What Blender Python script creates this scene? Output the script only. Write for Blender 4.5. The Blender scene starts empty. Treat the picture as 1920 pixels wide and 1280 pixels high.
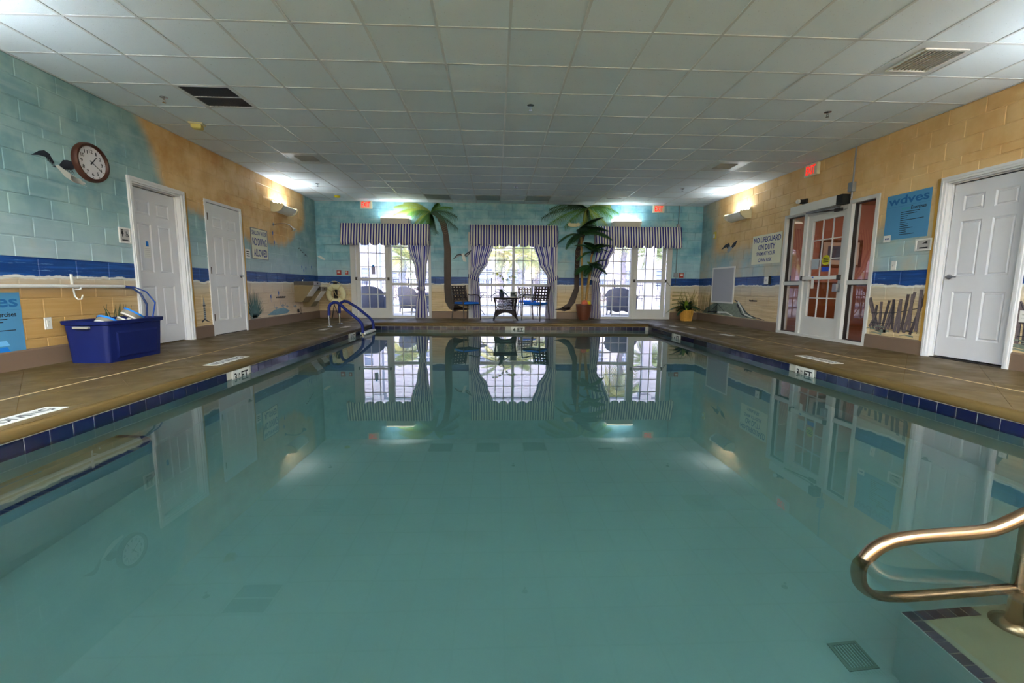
import bpy, bmesh, math, random
from mathutils import Vector, Matrix
random.seed(7)
PI = math.pi
scene = bpy.context.scene
COL = scene.collection
# ------------------------------------------------------------------ shell dimensions (metres; deck top z=0)
XL, XR, YB, YF, ZC = -4.642, 5.498, 11.685, -3.2, 3.002
PX0, PX1, PY0, PY1 = -2.82, 3.66, 0.35, 10.25      # pool tile planes
ZW = -0.165                                       # water level
TILE = 0.61

# ------------------------------------------------------------------ camera
cam_d = bpy.data.cameras.new('camera')
cam = bpy.data.objects.new('camera', cam_d); COL.objects.link(cam)
cam_d.sensor_width = 36.0
cam_d.lens = 816.65 / 1920 * 36.0
cam_d.clip_start = 0.05
pit, yaw, rol = 0.1234, 0.0383, 0.0075
f_ = Vector((math.sin(yaw), math.cos(yaw), 0)); r_ = Vector((math.cos(yaw), -math.sin(yaw), 0)); u_ = Vector((0, 0, 1))
f2 = math.cos(pit) * f_ - math.sin(pit) * u_; u2 = math.cos(pit) * u_ + math.sin(pit) * f_
r3 = math.cos(rol) * r_ + math.sin(rol) * u2; u3 = math.cos(rol) * u2 - math.sin(rol) * r_
cam.matrix_world = Matrix(((r3.x, u3.x, -f2.x, 0), (r3.y, u3.y, -f2.y, 0), (r3.z, u3.z, -f2.z, 0.8308), (0, 0, 0, 1)))
scene.camera = cam

# ------------------------------------------------------------------ world, sun, exposure
world = bpy.data.worlds.new('world'); scene.world = world
world.use_nodes = True
wn = world.node_tree; wn.nodes.clear()
wo = wn.nodes.new('ShaderNodeOutputWorld'); wb = wn.nodes.new('ShaderNodeBackground')
sky = wn.nodes.new('ShaderNodeTexSky'); sky.sky_type = 'NISHITA'; sky.sun_disc = False
sky.sun_elevation = math.radians(52); sky.sun_rotation = math.radians(200)
sky.air_density = 1.0; sky.dust_density = 2.5
wn.links.new(sky.outputs[0], wb.inputs[0]); wn.links.new(wb.outputs[0], wo.inputs[0])
wb.inputs[1].default_value = 0.5
sun_d = bpy.data.lights.new('sun', 'SUN'); sun_d.energy = 2.0; sun_d.angle = math.radians(6); sun_d.color = (1, .96, .9)
sun = bpy.data.objects.new('sun', sun_d); COL.objects.link(sun)
sun.rotation_euler = (math.radians(40), 0, math.radians(-16))
L_FAR, L_BACK, L_SIDE, L_FILL, L_CEIL_FILL = 62.0, 34.0, 640.0, 7800.0, 136.0     # strengths: far side wall lamps, far wall lamps, nearer and added side lamps, added fill troughs, added ceiling fill panels
LAMP_COL = (0.90, 1.0, 1.07)
vs = scene.view_settings
vs.view_transform = 'Standard'; vs.look = 'None'; vs.gamma = 1.0; vs.use_curve_mapping = False
vs.exposure = 0.5
cy = scene.cycles
cy.use_denoising = True
cy.max_bounces = 12; cy.diffuse_bounces = 5; cy.glossy_bounces = 5; cy.transmission_bounces = 8
cy.transparent_max_bounces = 16; cy.volume_bounces = 0
cy.sample_clamp_indirect = 10.0; cy.blur_glossy = 1.0
cy.caustics_reflective = True; cy.caustics_refractive = True

# ------------------------------------------------------------------ materials
def lin(h):
    h = h.lstrip('#'); o = []
    for i in (0, 2, 4):
        c = int(h[i:i + 2], 16) / 255
        o.append(c / 12.92 if c <= .04045 else ((c + .055) / 1.055) ** 2.4)
    return tuple(o) + (1,)

class N:
    """small helper round a material node tree"""
    def __init__(s, name):
        s.m = bpy.data.materials.new(name); s.m.use_nodes = True
        s.t = s.m.node_tree; s.b = s.t.nodes['Principled BSDF']; s.o = s.t.nodes['Material Output']
    def new(s, k, **kw):
        n = s.t.nodes.new('ShaderNode' + k)
        for a, b in kw.items(): setattr(n, a, b)
        return n
    def put(s, sock, v):
        if hasattr(v, 'is_output'): s.t.links.new(v, sock)
        elif isinstance(v, (tuple, list)):
            sock.default_value = v if len(sock.default_value) == len(v) else v[:len(sock.default_value)]
        else: sock.default_value = v
    def math(s, op, a, b=0.0, c=0.0):
        n = s.new('Math', operation=op); s.put(n.inputs[0], a); s.put(n.inputs[1], b); s.put(n.inputs[2], c); return n.outputs[0]
    def add(s, a, b): return s.math('ADD', a, b)
    def sub(s, a, b): return s.math('SUBTRACT', a, b)
    def mul(s, a, b): return s.math('MULTIPLY', a, b)
    def mx(s, a, b): return s.math('MAXIMUM', a, b)
    def mn(s, a, b): return s.math('MINIMUM', a, b)
    def smooth(s, x, e0, e1):
        n = s.new('MapRange', interpolation_type='SMOOTHSTEP'); s.put(n.inputs[0], x); s.put(n.inputs[1], e0); s.put(n.inputs[2], e1)
        return n.outputs[0]
    def mix(s, f, a, b):
        n = s.new('Mix', data_type='RGBA'); s.put(n.inputs[0], f); s.put(n.inputs[6], a); s.put(n.inputs[7], b); return n.outputs[2]
    def noise(s, vec, scale, detail=3.0, rough=.55, out=0):
        n = s.new('TexNoise'); s.put(n.inputs['Vector'], vec); s.put(n.inputs['Scale'], scale)
        s.put(n.inputs['Detail'], detail); s.put(n.inputs['Roughness'], rough); return n.outputs[out]
    def vscale(s, vec, x, y, z):
        n = s.new('VectorMath', operation='MULTIPLY'); s.put(n.inputs[0], vec); n.inputs[1].default_value = (x, y, z); return n.outputs[0]
    def pos(s): return s.new('NewGeometry').outputs['Position']
    def objc(s): return s.new('TexCoord').outputs['Object']
    def sep(s, v):
        n = s.new('SeparateXYZ'); s.put(n.inputs[0], v); return n.outputs
    def bump(s, h, strength=.2, dist=.01):
        n = s.new('Bump'); s.put(n.inputs['Height'], h); n.inputs['Strength'].default_value = strength; n.inputs['Distance'].default_value = dist
        s.t.links.new(n.outputs[0], s.b.inputs['Normal'])
    def set(s, **k):
        names = dict(col='Base Color', rough='Roughness', metal='Metallic', spec='Specular IOR Level', trans='Transmission Weight',
                     ior='IOR', emit='Emission Color', es='Emission Strength', coat='Coat Weight', sss='Subsurface Weight')
        for a, v in k.items(): s.put(s.b.inputs[names[a]], v)
        return s

MATS = {}
def mat(name, h, rough=.5, metal=0.0, var=.06, scale=8.0, bump=0.0, bscale=60.0, coat=0.0, stretch=(1, 1, 1)):
    if name in MATS: return MATS[name]
    n = N(name); c = lin(h)
    v = n.vscale(n.objc(), *stretch)
    d = tuple(x * (1 - var * 2.2) for x in c[:3]) + (1,); l = tuple(min(1, x * (1 + var * 1.2)) for x in c[:3]) + (1,)
    n.set(col=n.mix(n.noise(v, scale, 4), d, l), rough=rough, metal=metal, coat=coat, spec=.5 if metal else .22)
    if bump: n.bump(n.noise(v, bscale, 3), bump, .005)
    MATS[name] = n.m; return n.m
def emat(name, h, strength):
    if name in MATS: return MATS[name]
    n = N(name); n.set(col=lin(h), emit=lin(h), es=strength, rough=.5); MATS[name] = n.m; return n.m

white_paint = mat('white_paint', '#d9d8da', .35, var=.02)
door_white = mat('door_white', '#d2d1d6', .4, var=.02)
alu_white = mat('white_aluminium', '#c9c7c4', .4, var=.02)
grey_metal = mat('grey_metal', '#8b8c92', .35, .6)
dark_metal = mat('dark_metal', '#2a2422', .45, .3)
black = mat('black_plastic', '#141416', .5)
chrome = mat('chrome', '#b9b9bc', .18, 1.0, var=.03)
steel = mat('stainless_steel', '#a0866c', .27, 1.0, var=.08, scale=5)
steel_basin = mat('brushed_steel', '#67635f', .28, 1.0, var=.05)
navy_foam = mat('navy_foam', '#0c1c66', .6, var=.05)
tub_blue = mat('tub_blue', '#07144a', .55, var=.04)
grout = mat('grout', '#a7a49a', .8, var=.05)
plastic_white = mat('plastic_white', '#d6d4cf', .35, var=.02)
cream = mat('cream_plastic', '#cfc7a6', .45, var=.03)
yellow_pl = mat('yellow_plastic', '#d5c518', .45, var=.03)
red_pl = mat('red_plastic', '#a33328', .45, var=.06)
sign_cream = mat('sign_cream', '#d8d6bd', .5, var=.03)
sign_navy = mat('sign_navy', '#1d2a7c', .5)
sign_grey = mat('sign_grey', '#a9a4a3', .4, var=.03)
print_black = mat('print_black', '#15161a', .6)
poster_blue = mat('poster_blue', '#4c84ad', .35, var=.05, scale=2)
poster_deep = mat('poster_deep', '#1c5c92', .4)
cushion_blue = mat('cushion_blue', '#1263c6', .8, var=.05, bump=.15, bscale=300)
chair_brown = mat('chair_brown', '#2e2220', .45, .2)
wicker = mat('wicker_dark', '#2b2326', .6, var=.2, scale=60, bump=.4, bscale=120)
leaf_dark = mat('leaf_dark', '#1e3f22', .4, var=.25, scale=9)
leaf_mid = mat('leaf_mid', '#2f5a2c', .45, var=.25, scale=9)
leaf_lime = mat('leaf_lime', '#7d9c35', .5, var=.2, scale=9)
palm_trunk_m = mat('palm_trunk_tan', '#a9834a', .7, var=.2, scale=20, bump=.5, bscale=50)
pot_brown = mat('pot_brown', '#5b3324', .35, var=.08)
basket_m = mat('basket_tan', '#b98a3c', .6, var=.15, scale=40)
soil = mat('soil', '#2d2219', .9, var=.3, scale=40)
flower_y = mat('orchid_yellow', '#b8b43a', .5, var=.15)
base_paint = mat('base_paint', '#6f5c4e', .5, var=.06, scale=3)
beige_metal = mat('beige_metal', '#75664b', .45, var=.04)
ring_cream = mat('ring_cream', '#ded7ad', .5, var=.04)
rope_m = mat('rope', '#cdbf8f', .8)
tan_trim = mat('tan_trim', '#b58a3e', .55, var=.05)
foot_grey = mat('foam_grey', '#7d7568', .7)
foam_blue = mat('foam_blue', '#1c74c9', .6)
foam_white = mat('foam_white', '#cfcdc6', .6)
ceil_grid = mat('ceiling_grid_white', '#c9ccce', .4, var=.02)
vent_dark = mat('vent_dark', '#17161a', .7)
salmon = mat('salmon_wall', '#c48672', .7, var=.05, scale=1.5)
wood_br = mat('wood_brown', '#7a4a2e', .45, var=.2, scale=6, stretch=(1, 6, 1))
ext_white = mat('white_siding', '#dedcf0', .7, var=.02)
ext_floor = mat('patio_concrete', '#d8d4d2', .8, var=.05, scale=3)
ext_trunk = mat('palm_bark', '#b3adbd', .85, var=.3, scale=14, bump=.6, bscale=30)
frond_y = mat('frond_yellow_green', '#d2cf92', .6, var=.3, scale=3)
frond_g = mat('frond_green', '#a3b183', .6, var=.3, scale=3)
ext_win = mat('window_blue_grey', '#8b99bd', .2, var=.08)
fence_m = mat('fence_dark', '#33354a', .5)
wicker_grey = mat('wicker_grey', '#4d5266', .6, var=.2, scale=40, bump=.3, bscale=120)
hedge_m = mat('hedge', '#8c7f86', .8, var=.4, scale=6)
pool_aqua = mat('outdoor_pool_water', '#5fb0d0', .05, var=.05)

# thin window glass : fresnel mix of see-through and mirror
def thin_glass(name, ior=1.5, tint=(1, 1, 1, 1)):
    n = N(name); t = n.t
    tr = n.new('BsdfTransparent'); tr.inputs[0].default_value = tint
    gl = n.new('BsdfGlossy'); gl.inputs['Roughness'].default_value = 0.0
    fr = n.new('Fresnel'); bf = n.new('NewGeometry').outputs['Backfacing']
    n.put(fr.inputs[0], n.add(ior, n.mul(bf, 1 / ior - ior)))      # same reflectance on both faces of the pane
    mx = n.new('MixShader'); t.links.new(fr.outputs[0], mx.inputs[0]); t.links.new(tr.outputs[0], mx.inputs[1]); t.links.new(gl.outputs[0], mx.inputs[2])
    t.links.new(mx.outputs[0], n.o.inputs['Surface']); MATS[name] = n.m; return n.m
glass = thin_glass('window_glass')

def water_mat():
    n = N('pool_water'); t = n.t
    n.set(col=(1, 1, 1, 1), rough=0.0, trans=1.0, ior=1.333)
    h = n.noise(n.vscale(n.objc(), 1, .6, 1), 1.6, 2)
    n.bump(h, .05, .02)
    va = n.new('VolumeAbsorption'); va.inputs['Color'].default_value = (.36, .80, .86, 1); va.inputs['Density'].default_value = .30
    t.links.new(va.outputs[0], n.o.inputs['Volume']); return n.m
water_m = water_mat()

def plaster_mat():
    n = N('pool_plaster'); p = n.pos()
    c = n.mix(n.noise(p, 1.2, 4), lin('#5c7670'), lin('#69857f'))
    n.set(col=c, rough=.7); return n.m
plaster = plaster_mat()
step_plaster = mat('step_plaster', '#565b46', .7, var=.08, scale=2)

def navy_tile():
    n = N('navy_tile'); oi = n.new('ObjectInfo').outputs['Random']
    n.set(col=n.mix(oi, lin('#080b29'), lin('#0c1138')), rough=.12, coat=.3); return n.m
navy_tile_m = navy_tile()
step_tile_m = mat('step_tile', '#15161f', .3, var=.1)

def deck_mat():
    n = N('deck_concrete'); p = n.pos()
    a = n.mix(n.noise(p, 1.1, 5, .6), lin('#44361e'), lin('#5c4a28'))
    a = n.mix(n.smooth(n.noise(p, 5, 3), .5, .75), a, lin('#4f3f20'))
    n.set(col=a, rough=n.smooth(n.noise(p, 3, 3), -.6, 1.6), spec=.28); n.bump(n.noise(p, 90, 3), .12, .003); return n.m
deck_m = deck_mat()
joint_m = mat('joint_filler', '#cdb68c', .8, var=.05)
dia_joint_m = mat('score_line', '#655537', .8, var=.05)

def ceiling_mat():
    n = N('ceiling_tile'); p = n.pos(); oi = n.new('ObjectInfo').outputs['Random']
    c = n.mix(oi, lin('#d6e0e6'), lin('#dee6ec'))
    spk = n.smooth(n.noise(p, 55, 2), .68, .74)
    n.set(col=n.mix(n.mul(spk, .5), c, lin('#9aa0a0')), rough=.75); n.bump(n.noise(p, 160, 3), .3, .003); return n.m
ceil_m = ceiling_mat()

def stripe_mat(name, period=.07, axis=0, uv=False):
    n = N(name)
    if uv:
        x = n.sep(n.new('UVMap').outputs[0])[0]
    else:
        x = n.mul(n.sep(n.objc())[axis], 1 / period)
    fr = n.math('FRACT', x)
    d = n.math('ABSOLUTE', n.sub(fr, .5))
    navy = n.smooth(d, .24, .27)
    c = n.mix(navy, lin('#f0ead8'), lin('#2a2584'))
    n.set(col=c, rough=.8); n.bump(n.noise(n.objc(), 250, 2), .15, .002)
    tl = n.new('BsdfTranslucent'); n.t.links.new(c, tl.inputs[0]); mxs = n.new('MixShader'); mxs.inputs[0].default_value = .22
    n.t.links.new(n.b.outputs[0], mxs.inputs[1]); n.t.links.new(tl.outputs[0], mxs.inputs[2]); n.t.links.new(mxs.outputs[0], n.o.inputs['Surface'])
    return n.m
val_m = stripe_mat('striped_valance'); cur_m = stripe_mat('striped_curtain', uv=True)

def mural(name, side):
    """painted block wall : sky over a band of sea over sand"""
    n = N(name); p = n.pos(); X, Y, Z = n.sep(p)
    s = X if side == 'B' else Y
    w1 = n.noise(p, .9, 4, .6); w2 = n.noise(p, 2.4, 4, .6); w3 = n.noise(n.vscale(p, .35, .35, 3), 3.0, 4, .6)
    wob = n.mul(n.sub(w1, .5), 1.5); wob2 = n.mul(n.sub(w2, .5), .5)
    sky_a, sky_b, pale = lin('#71959c'), lin('#8dabac'), lin('#b4c2ca')
    tan_a, tan_b = lin('#c19355'), lin('#d8b684')
    if side == 'B':
        sky_a, sky_b = lin('#6399af'), lin('#8ab8c4')
    skyc = n.mix(n.smooth(w2, .35, .65), sky_a, sky_b)
    skyc = n.mix(n.mul(n.smooth(w3, .5, .75), .35), skyc, pale)
    skyc = n.mix(n.smooth(n.add(Z, wob2), 1.75, 1.15), skyc, n.mix(.45, skyc, pale))
    tan = n.mix(n.smooth(w2, .3, .7), tan_a, tan_b)
    if side == 'L':
        m = n.smooth(n.sub(n.add(s, n.mul(Z, .45)), n.add(7.45, n.mul(wob, .25))), -.12, .12)      # from the door on
        m = n.mul(m, n.smooth(n.add(n.sub(s, 0), n.mul(wob, .4)), 11.15, 10.85))
        zb = n.add(n.add(1.72, wob2), n.mul(n.smooth(s, 9.9, 10.9), .45))
        zb = n.add(zb, n.mul(n.smooth(s, 8.2, 7.2), .25))
        m = n.mul(m, n.smooth(n.sub(Z, zb), -.12, .12))
        cloud = n.mul(n.smooth(w1, .52, .68), n.smooth(n.add(s, wob), 6.2, 4.6))
        skyc = n.mix(n.mul(cloud, .65), skyc, lin('#b5a078'))
        col = n.mix(m, skyc, tan)
    elif side == 'R':
        m = n.smooth(n.add(s, n.mul(wob, .35)), 11.2, 10.75)
        zb = n.add(1.72, n.mul(wob2, .9))
        m = n.mul(m, n.smooth(n.sub(Z, zb), -.18, .18))
        low = n.mul(n.smooth(w1, .42, .6), .75)
        skyc = n.mix(low, skyc, lin('#b9a98c'))
        near = n.mul(n.smooth(s, 7.2, 6.6), n.smooth(n.add(Z, wob2), 1.75, 2.0))
        col = n.mix(n.mx(m, n.mul(near, n.smooth(s, 3.0, 3.2))), skyc, n.mix(.35, tan, tan_b))
    else:
        warm = n.mul(n.smooth(w1, .55, .7), .3)
        col = n.mix(warm, skyc, lin('#b7b69a'))
    # thin pale horizon, sea, foam, wet sand, sand
    edge = n.mul(n.sub(n.noise(n.vscale(p, 1, 1, .2), 2.0, 4, .7), .5), .13)
    zs = n.add(Z, edge)
    streak = n.noise(n.vscale(p, .6, .6, 14), 2.2, 4, .65)
    sea = n.mix(n.smooth(streak, .45, .72), lin('#09336f'), lin('#1d5296'))
    sea = n.mix(n.mul(n.smooth(n.noise(n.vscale(p, 1.2, 1.2, 16), 2.4, 5, .7), .62, .7), .55), sea, lin('#a9c4dc'))
    sand = n.mix(n.smooth(streak, .35, .7), lin('#b99f78'), lin('#d3bd96'))
    sand = n.mix(n.mul(n.smooth(Z, .62, .85), .55), sand, lin('#b9b9b4'))
    dark = n.mul(n.smooth(n.noise(n.vscale(p, .5, .5, 9), 1.8, 5, .7), .6, .68), .35)
    sand = n.mix(dark, sand, lin('#85775f'))
    if side == 'L':
        sand = n.mix(n.mul(n.smooth(s, 6.2, 5.2), n.mul(n.smooth(Z, .95, .7), .75)), sand, lin('#a87f3f'))
        sand = n.mix(n.mul(n.smooth(s, 7.5, 8.5), .55), sand, lin('#c9b6a6'))
    foam = n.mul(n.smooth(zs, .872, .89), n.smooth(zs, .918, .905))
    c = n.mix(n.smooth(Z, 1.095, 1.10), sea, col)
    c = n.mix(n.smooth(zs, .90, .915), sand, c)
    c = n.mix(n.mul(foam, .65), c, lin('#dfe3e2'))
    n.set(col=c, rough=.45, spec=.3); n.bump(n.noise(p, 70, 4, .7), .25, .004)
    return n.m
MUR = {s: mural('mural_' + s, s) for s in 'LRB'}
plain_wall = mat('plain_wall', '#b39a6c', .5, var=.05, scale=2)

# ------------------------------------------------------------------ mesh builder
class MB:
    def __init__(s): s.v = []; s.f = []; s.uv = None
    def add(s, vs, fs):
        b = len(s.v); s.v += [tuple(x) for x in vs]; s.f += [tuple(i + b for i in q) for q in fs]; return s
    def box(s, x0, x1, y0, y1, z0, z1):
        return s.add([(x0, y0, z0), (x1, y0, z0), (x1, y1, z0), (x0, y1, z0), (x0, y0, z1), (x1, y0, z1), (x1, y1, z1), (x0, y1, z1)],
                     [(0, 3, 2, 1), (4, 5, 6, 7), (0, 1, 5, 4), (1, 2, 6, 5), (2, 3, 7, 6), (3, 0, 4, 7)])
    def taper(s, x0, x1, z0, z1, y0, y1, c):
        """box whose -y face (y0) is chamfered by c all round"""
        vs = [(x0, y1, z0), (x1, y1, z0), (x1, y1, z1), (x0, y1, z1), (x0, y0 + c, z0), (x1, y0 + c, z0), (x1, y0 + c, z1), (x0, y0 + c, z1),
              (x0 + c, y0, z0 + c), (x1 - c, y0, z0 + c), (x1 - c, y0, z1 - c), (x0 + c, y0, z1 - c)]
        fs = [(3, 2, 1, 0)]
        for i in range(4):
            j = (i + 1) % 4
            fs += [(i, j, 4 + j, 4 + i), (4 + i, 4 + j, 8 + j, 8 + i)]
        fs.append((8, 9, 10, 11)); return s.add(vs, fs)
    def frame(s, x0, x1, z0, z1, w, y0, y1, wb=None):
        wb = w if wb is None else wb
        s.box(x0, x0 + w, y0, y1, z0, z1); s.box(x1 - w, x1, y0, y1, z0, z1)
        s.box(x0 + w, x1 - w, y0, y1, z1 - w, z1)
        if wb: s.box(x0 + w, x1 - w, y0, y1, z0, z0 + wb)
        return s
    def tube(s, pts, r, n=10, cap=True):
        pts = [Vector(p) for p in pts]; rs = r if isinstance(r, (list, tuple)) else [r] * len(pts)
        b = len(s.v); prev = None
        for i, p in enumerate(pts):
            if i == 0: d = pts[1] - p
            elif i == len(pts) - 1: d = p - pts[i - 1]
            else: d = (pts[i + 1] - p).normalized() + (p - pts[i - 1]).normalized()
            d = d.normalized() if d.length > 1e-9 else Vector((0, 0, 1))
            if prev is None:
                a = Vector((0, 0, 1)) if abs(d.z) < .9 else Vector((1, 0, 0))
                x = d.cross(a).normalized()
            else: x = (prev - d * prev.dot(d)).normalized()
            prev = x; y = d.cross(x)
            for k in range(n):
                t = 2 * PI * k / n; s.v.append(tuple(p + (x * math.cos(t) + y * math.sin(t)) * rs[i]))
        m = len(pts)
        for i in range(m - 1):
            for k in range(n):
                k2 = (k + 1) % n
                s.f.append((b + i * n + k, b + i * n + k2, b + (i + 1) * n + k2, b + (i + 1) * n + k))
        if cap:
            s.f.append(tuple(b + k for k in reversed(range(n)))); s.f.append(tuple(b + (m - 1) * n + k for k in range(n)))
        return s
    def lathe(s, prof, n=24, c=(0, 0, 0), axis='z', a0=0, a1=2 * PI):
        b = len(s.v); full = abs(a1 - a0 - 2 * PI) < 1e-6; m = n if full else n + 1
        for r, h in prof:
            for k in range(m):
                t = a0 + (a1 - a0) * k / n; x, y = r * math.cos(t), r * math.sin(t)
                v = (x, y, h) if axis == 'z' else ((x, h, y) if axis == 'y' else (h, x, y))
                s.v.append((v[0] + c[0], v[1] + c[1], v[2] + c[2]))
        for i in range(len(prof) - 1):
            for k in range(n):
                k2 = (k + 1) % m if full else k + 1
                s.f.append((b + i * m + k, b + i * m + k2, b + (i + 1) * m + k2, b + (i + 1) * m + k))
        return s
    def prism(s, poly, y0, y1):
        """polygon in x,z extruded along y"""
        k = len(poly); vs = [(x, y0, z) for x, z in poly] + [(x, y1, z) for x, z in poly]
        fs = [tuple(range(k)), tuple(reversed(range(k, 2 * k)))]
        for i in range(k):
            j = (i + 1) % k; fs.append((i, k + i, k + j, j))
        return s.add(vs, fs)
    def mesh(s, name, smooth=False, bevel=0):
        me = bpy.data.meshes.new(name); me.from_pydata(s.v, [], s.f)
        bm = bmesh.new(); bm.from_mesh(me)
        bmesh.ops.recalc_face_normals(bm, faces=bm.faces)
        if bevel:
            bmesh.ops.bevel(bm, geom=[e for e in bm.edges if e.is_manifold and e.calc_face_angle(0) > .6], offset=bevel, segments=2, affect='EDGES', profile=.6)
        if smooth:
            for f in bm.faces: f.smooth = True
            for e in bm.edges:
                if e.is_manifold and e.calc_face_angle(0) > .9: e.smooth = False
        bm.to_mesh(me); bm.free(); return me
    def build(s, name, m, parent=None, smooth=False, bevel=0, loc=None, rz=0):
        return link(name, s.mesh(name, smooth, bevel), m, parent, loc, rz)

def link(name, me, m, parent=None, loc=None, rz=0):
    if m is not None and len(me.materials) == 0: me.materials.append(m)
    o = bpy.data.objects.new(name, me); COL.objects.link(o)
    if m is not None and me.materials[0] != m:
        o.material_slots[0].link = 'OBJECT'; o.material_slots[0].material = m
    if parent is not None: o.parent = parent
    if loc is not None: o.location = loc
    if rz: o.rotation_euler = (0, 0, rz)
    return o
def tag(o, label=None, cat=None, group=None, kind=None):
    if label: o['label'] = label
    if cat: o['category'] = cat
    if group: o['group'] = group
    if kind: o['kind'] = kind
    return o
def thing(name, label, cat, loc=(0, 0, 0), rz=0, group=None):
    o = bpy.data.objects.new(name, None); COL.objects.link(o); o.empty_display_size = .1
    o.location = loc; o.rotation_euler = (0, 0, rz); return tag(o, label, cat, group)
def struct(name, loc=(0, 0, 0), rz=0, label=None):
    o = bpy.data.objects.new(name, None); COL.objects.link(o); o.location = loc; o.rotation_euler = (0, 0, rz)
    return tag(o, label, None, None, 'structure')
def copy_tree(o, parent=None):
    c = o.copy(); COL.objects.link(c)
    if parent is not None: c.parent = parent
    for ch in list(o.children): copy_tree(ch, c)
    return c
ROT = {'L': PI / 2, 'R': -PI / 2, 'B': 0.0}
def wl(side, s, z, out=0.0):
    return {'L': (XL + out, s, z), 'R': (XR - out, s, z), 'B': (s, YB - out, z)}[side]
def wthing(name, label, cat, side, s, z, group=None, out=0.0):
    """thing hung on a wall; local x = to the right on the wall, z = up, -y = out of the wall"""
    return thing(name, label, cat, wl(side, s, z, out), ROT[side], group)

TXT = {}
def text_mesh(st, x0, x1, z0, z1, y=-.001, thick=.0008):
    """letters fitted in a rectangle, facing -y"""
    cu = bpy.data.curves.new('lettering', 'FONT'); cu.body = st; cu.size = 1; cu.extrude = 0.0; cu.offset = .02; cu.resolution_u = 3
    cu.align_x = 'CENTER'
    o = bpy.data.objects.new('lettering', cu); COL.objects.link(o)
    dg = bpy.context.evaluated_depsgraph_get()
    me = bpy.data.meshes.new_from_object(o.evaluated_get(dg))
    bpy.data.objects.remove(o); bpy.data.curves.remove(cu)
    xs = [v.co.x for v in me.vertices]; ys = [v.co.y for v in me.vertices]
    ax, bx, ay, by = min(xs), max(xs), min(ys), max(ys)
    for v in me.vertices:
        px = x0 + (v.co.x - ax) / (bx - ax) * (x1 - x0); pz = z0 + (v.co.y - ay) / (by - ay) * (z1 - z0)
        v.co = (px, y, pz)
    return me
def text(st, x0, x1, z0, z1, m, parent, y=-.001, name='lettering', bold=0.0):
    me = text_mesh(st, x0, x1, z0, z1, y)
    o = link(name, me, m, parent)
    md = None
    return o

def rect_sub(rects, h):
    """subtract hole h=(a0,a1,b0,b1) from every rectangle"""
    out = []
    for a0, a1, b0, b1 in rects:
        if h[0] >= a1 or h[1] <= a0 or h[2] >= b1 or h[3] <= b0: out.append((a0, a1, b0, b1)); continue
        if h[2] > b0: out.append((a0, a1, b0, h[2]))
        if h[3] < b1: out.append((a0, a1, h[3], b1))
        lo, hi = max(b0, h[2]), min(b1, h[3])
        if h[0] > a0: out.append((a0, h[0], lo, hi))
        if h[1] < a1: out.append((h[1], a1, lo, hi))
    return [r for r in out if r[1] - r[0] > .012 and r[3] - r[2] > .012]

# ================================================================== STRUCTURE
HOLES = {'L': [(5.92, 6.80, 0, 2.13), (7.36, 8.285, 0, 2.16)],
         'R': [(4.455, 5.295, 0, 2.13), (6.235, 8.295, 0, 2.21)],
         'B': [(-3.80, -1.70, 0, 2.26), (-.72, 1.645, 0, 2.26), (2.66, 4.735, 0, 2.26)]}
COURSES = [0, .075, .278, .481, .684, .887, 1.09, 1.294, 1.497, 1.70, 1.903, 2.107, 2.31, 2.412, 2.615, 2.818, 3.0]
WALLS = {}
for side, nm, a0, a1, lab in (('L', 'wall_left', YF, YB, 'left block wall painted with sky, clouds, sea and sand'),
                              ('R', 'wall_right', YF, YB, 'right block wall painted tan over sea and beach'),
                              ('B', 'wall_back', XL - .2, XR + .2, 'far block wall painted teal sky over sea and beach')):
    mb = MB()
    vis0 = a0 if side == 'B' else 4.05
    for x0, x1, z0, z1 in __import__('functools').reduce(lambda r, h: rect_sub(r, h), HOLES[side], [(vis0, a1, 0, ZC)]):
        if side == 'L': mb.box(XL - .2, XL - .006, x0, x1, z0, z1)
        elif side == 'R': mb.box(XR + .006, XR + .2, x0, x1, z0, z1)
        else: mb.box(x0, x1, YB + .006, YB + .2, z0, z1)
    if side == 'L': mb.box(XL - .2, XL, a0, vis0, 0, ZC)
    if side == 'R': mb.box(XR, XR + .2, a0, vis0, 0, ZC)
    w = mb.build(nm, MUR[side]); tag(w, lab, kind='structure'); WALLS[side] = w
    cache = {}
    lo, hi = (XL, XR) if side == 'B' else (vis0, YB)
    for ci in range(len(COURSES) - 1):
        z0, z1 = COURSES[ci], COURSES[ci + 1]
        if z1 < .18: continue
        s = lo - (.203 if ci % 2 else 0) - (.0 if side != 'R' else .1)
        while s < hi:
            r = [(max(s, lo), min(s + .406, hi), z0, z1)]
            if r[0][1] - r[0][0] > .02:
                for h in HOLES[side]: r = rect_sub(r, h)
                for q0, q1, c0, c1 in r:
                    key = (round(q1 - q0, 3), round(c1 - c0, 3))
                    if key not in cache:
                        L2, H2 = key[0] / 2 - .005, key[1] / 2 - .005
                        cache[key] = MB().taper(-L2, L2, -H2, H2, 0.0, .03, .005).mesh('block')
                    link('block', cache[key], MUR[side], w, wl(side, (q0 + q1) / 2, (c0 + c1) / 2), ROT[side])
            s += .406
wf = MB().box(XL - .2, XR + .2, YF - .2, YF, 0, ZC).build('wall_front', plain_wall); tag(wf, kind='structure')

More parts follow.
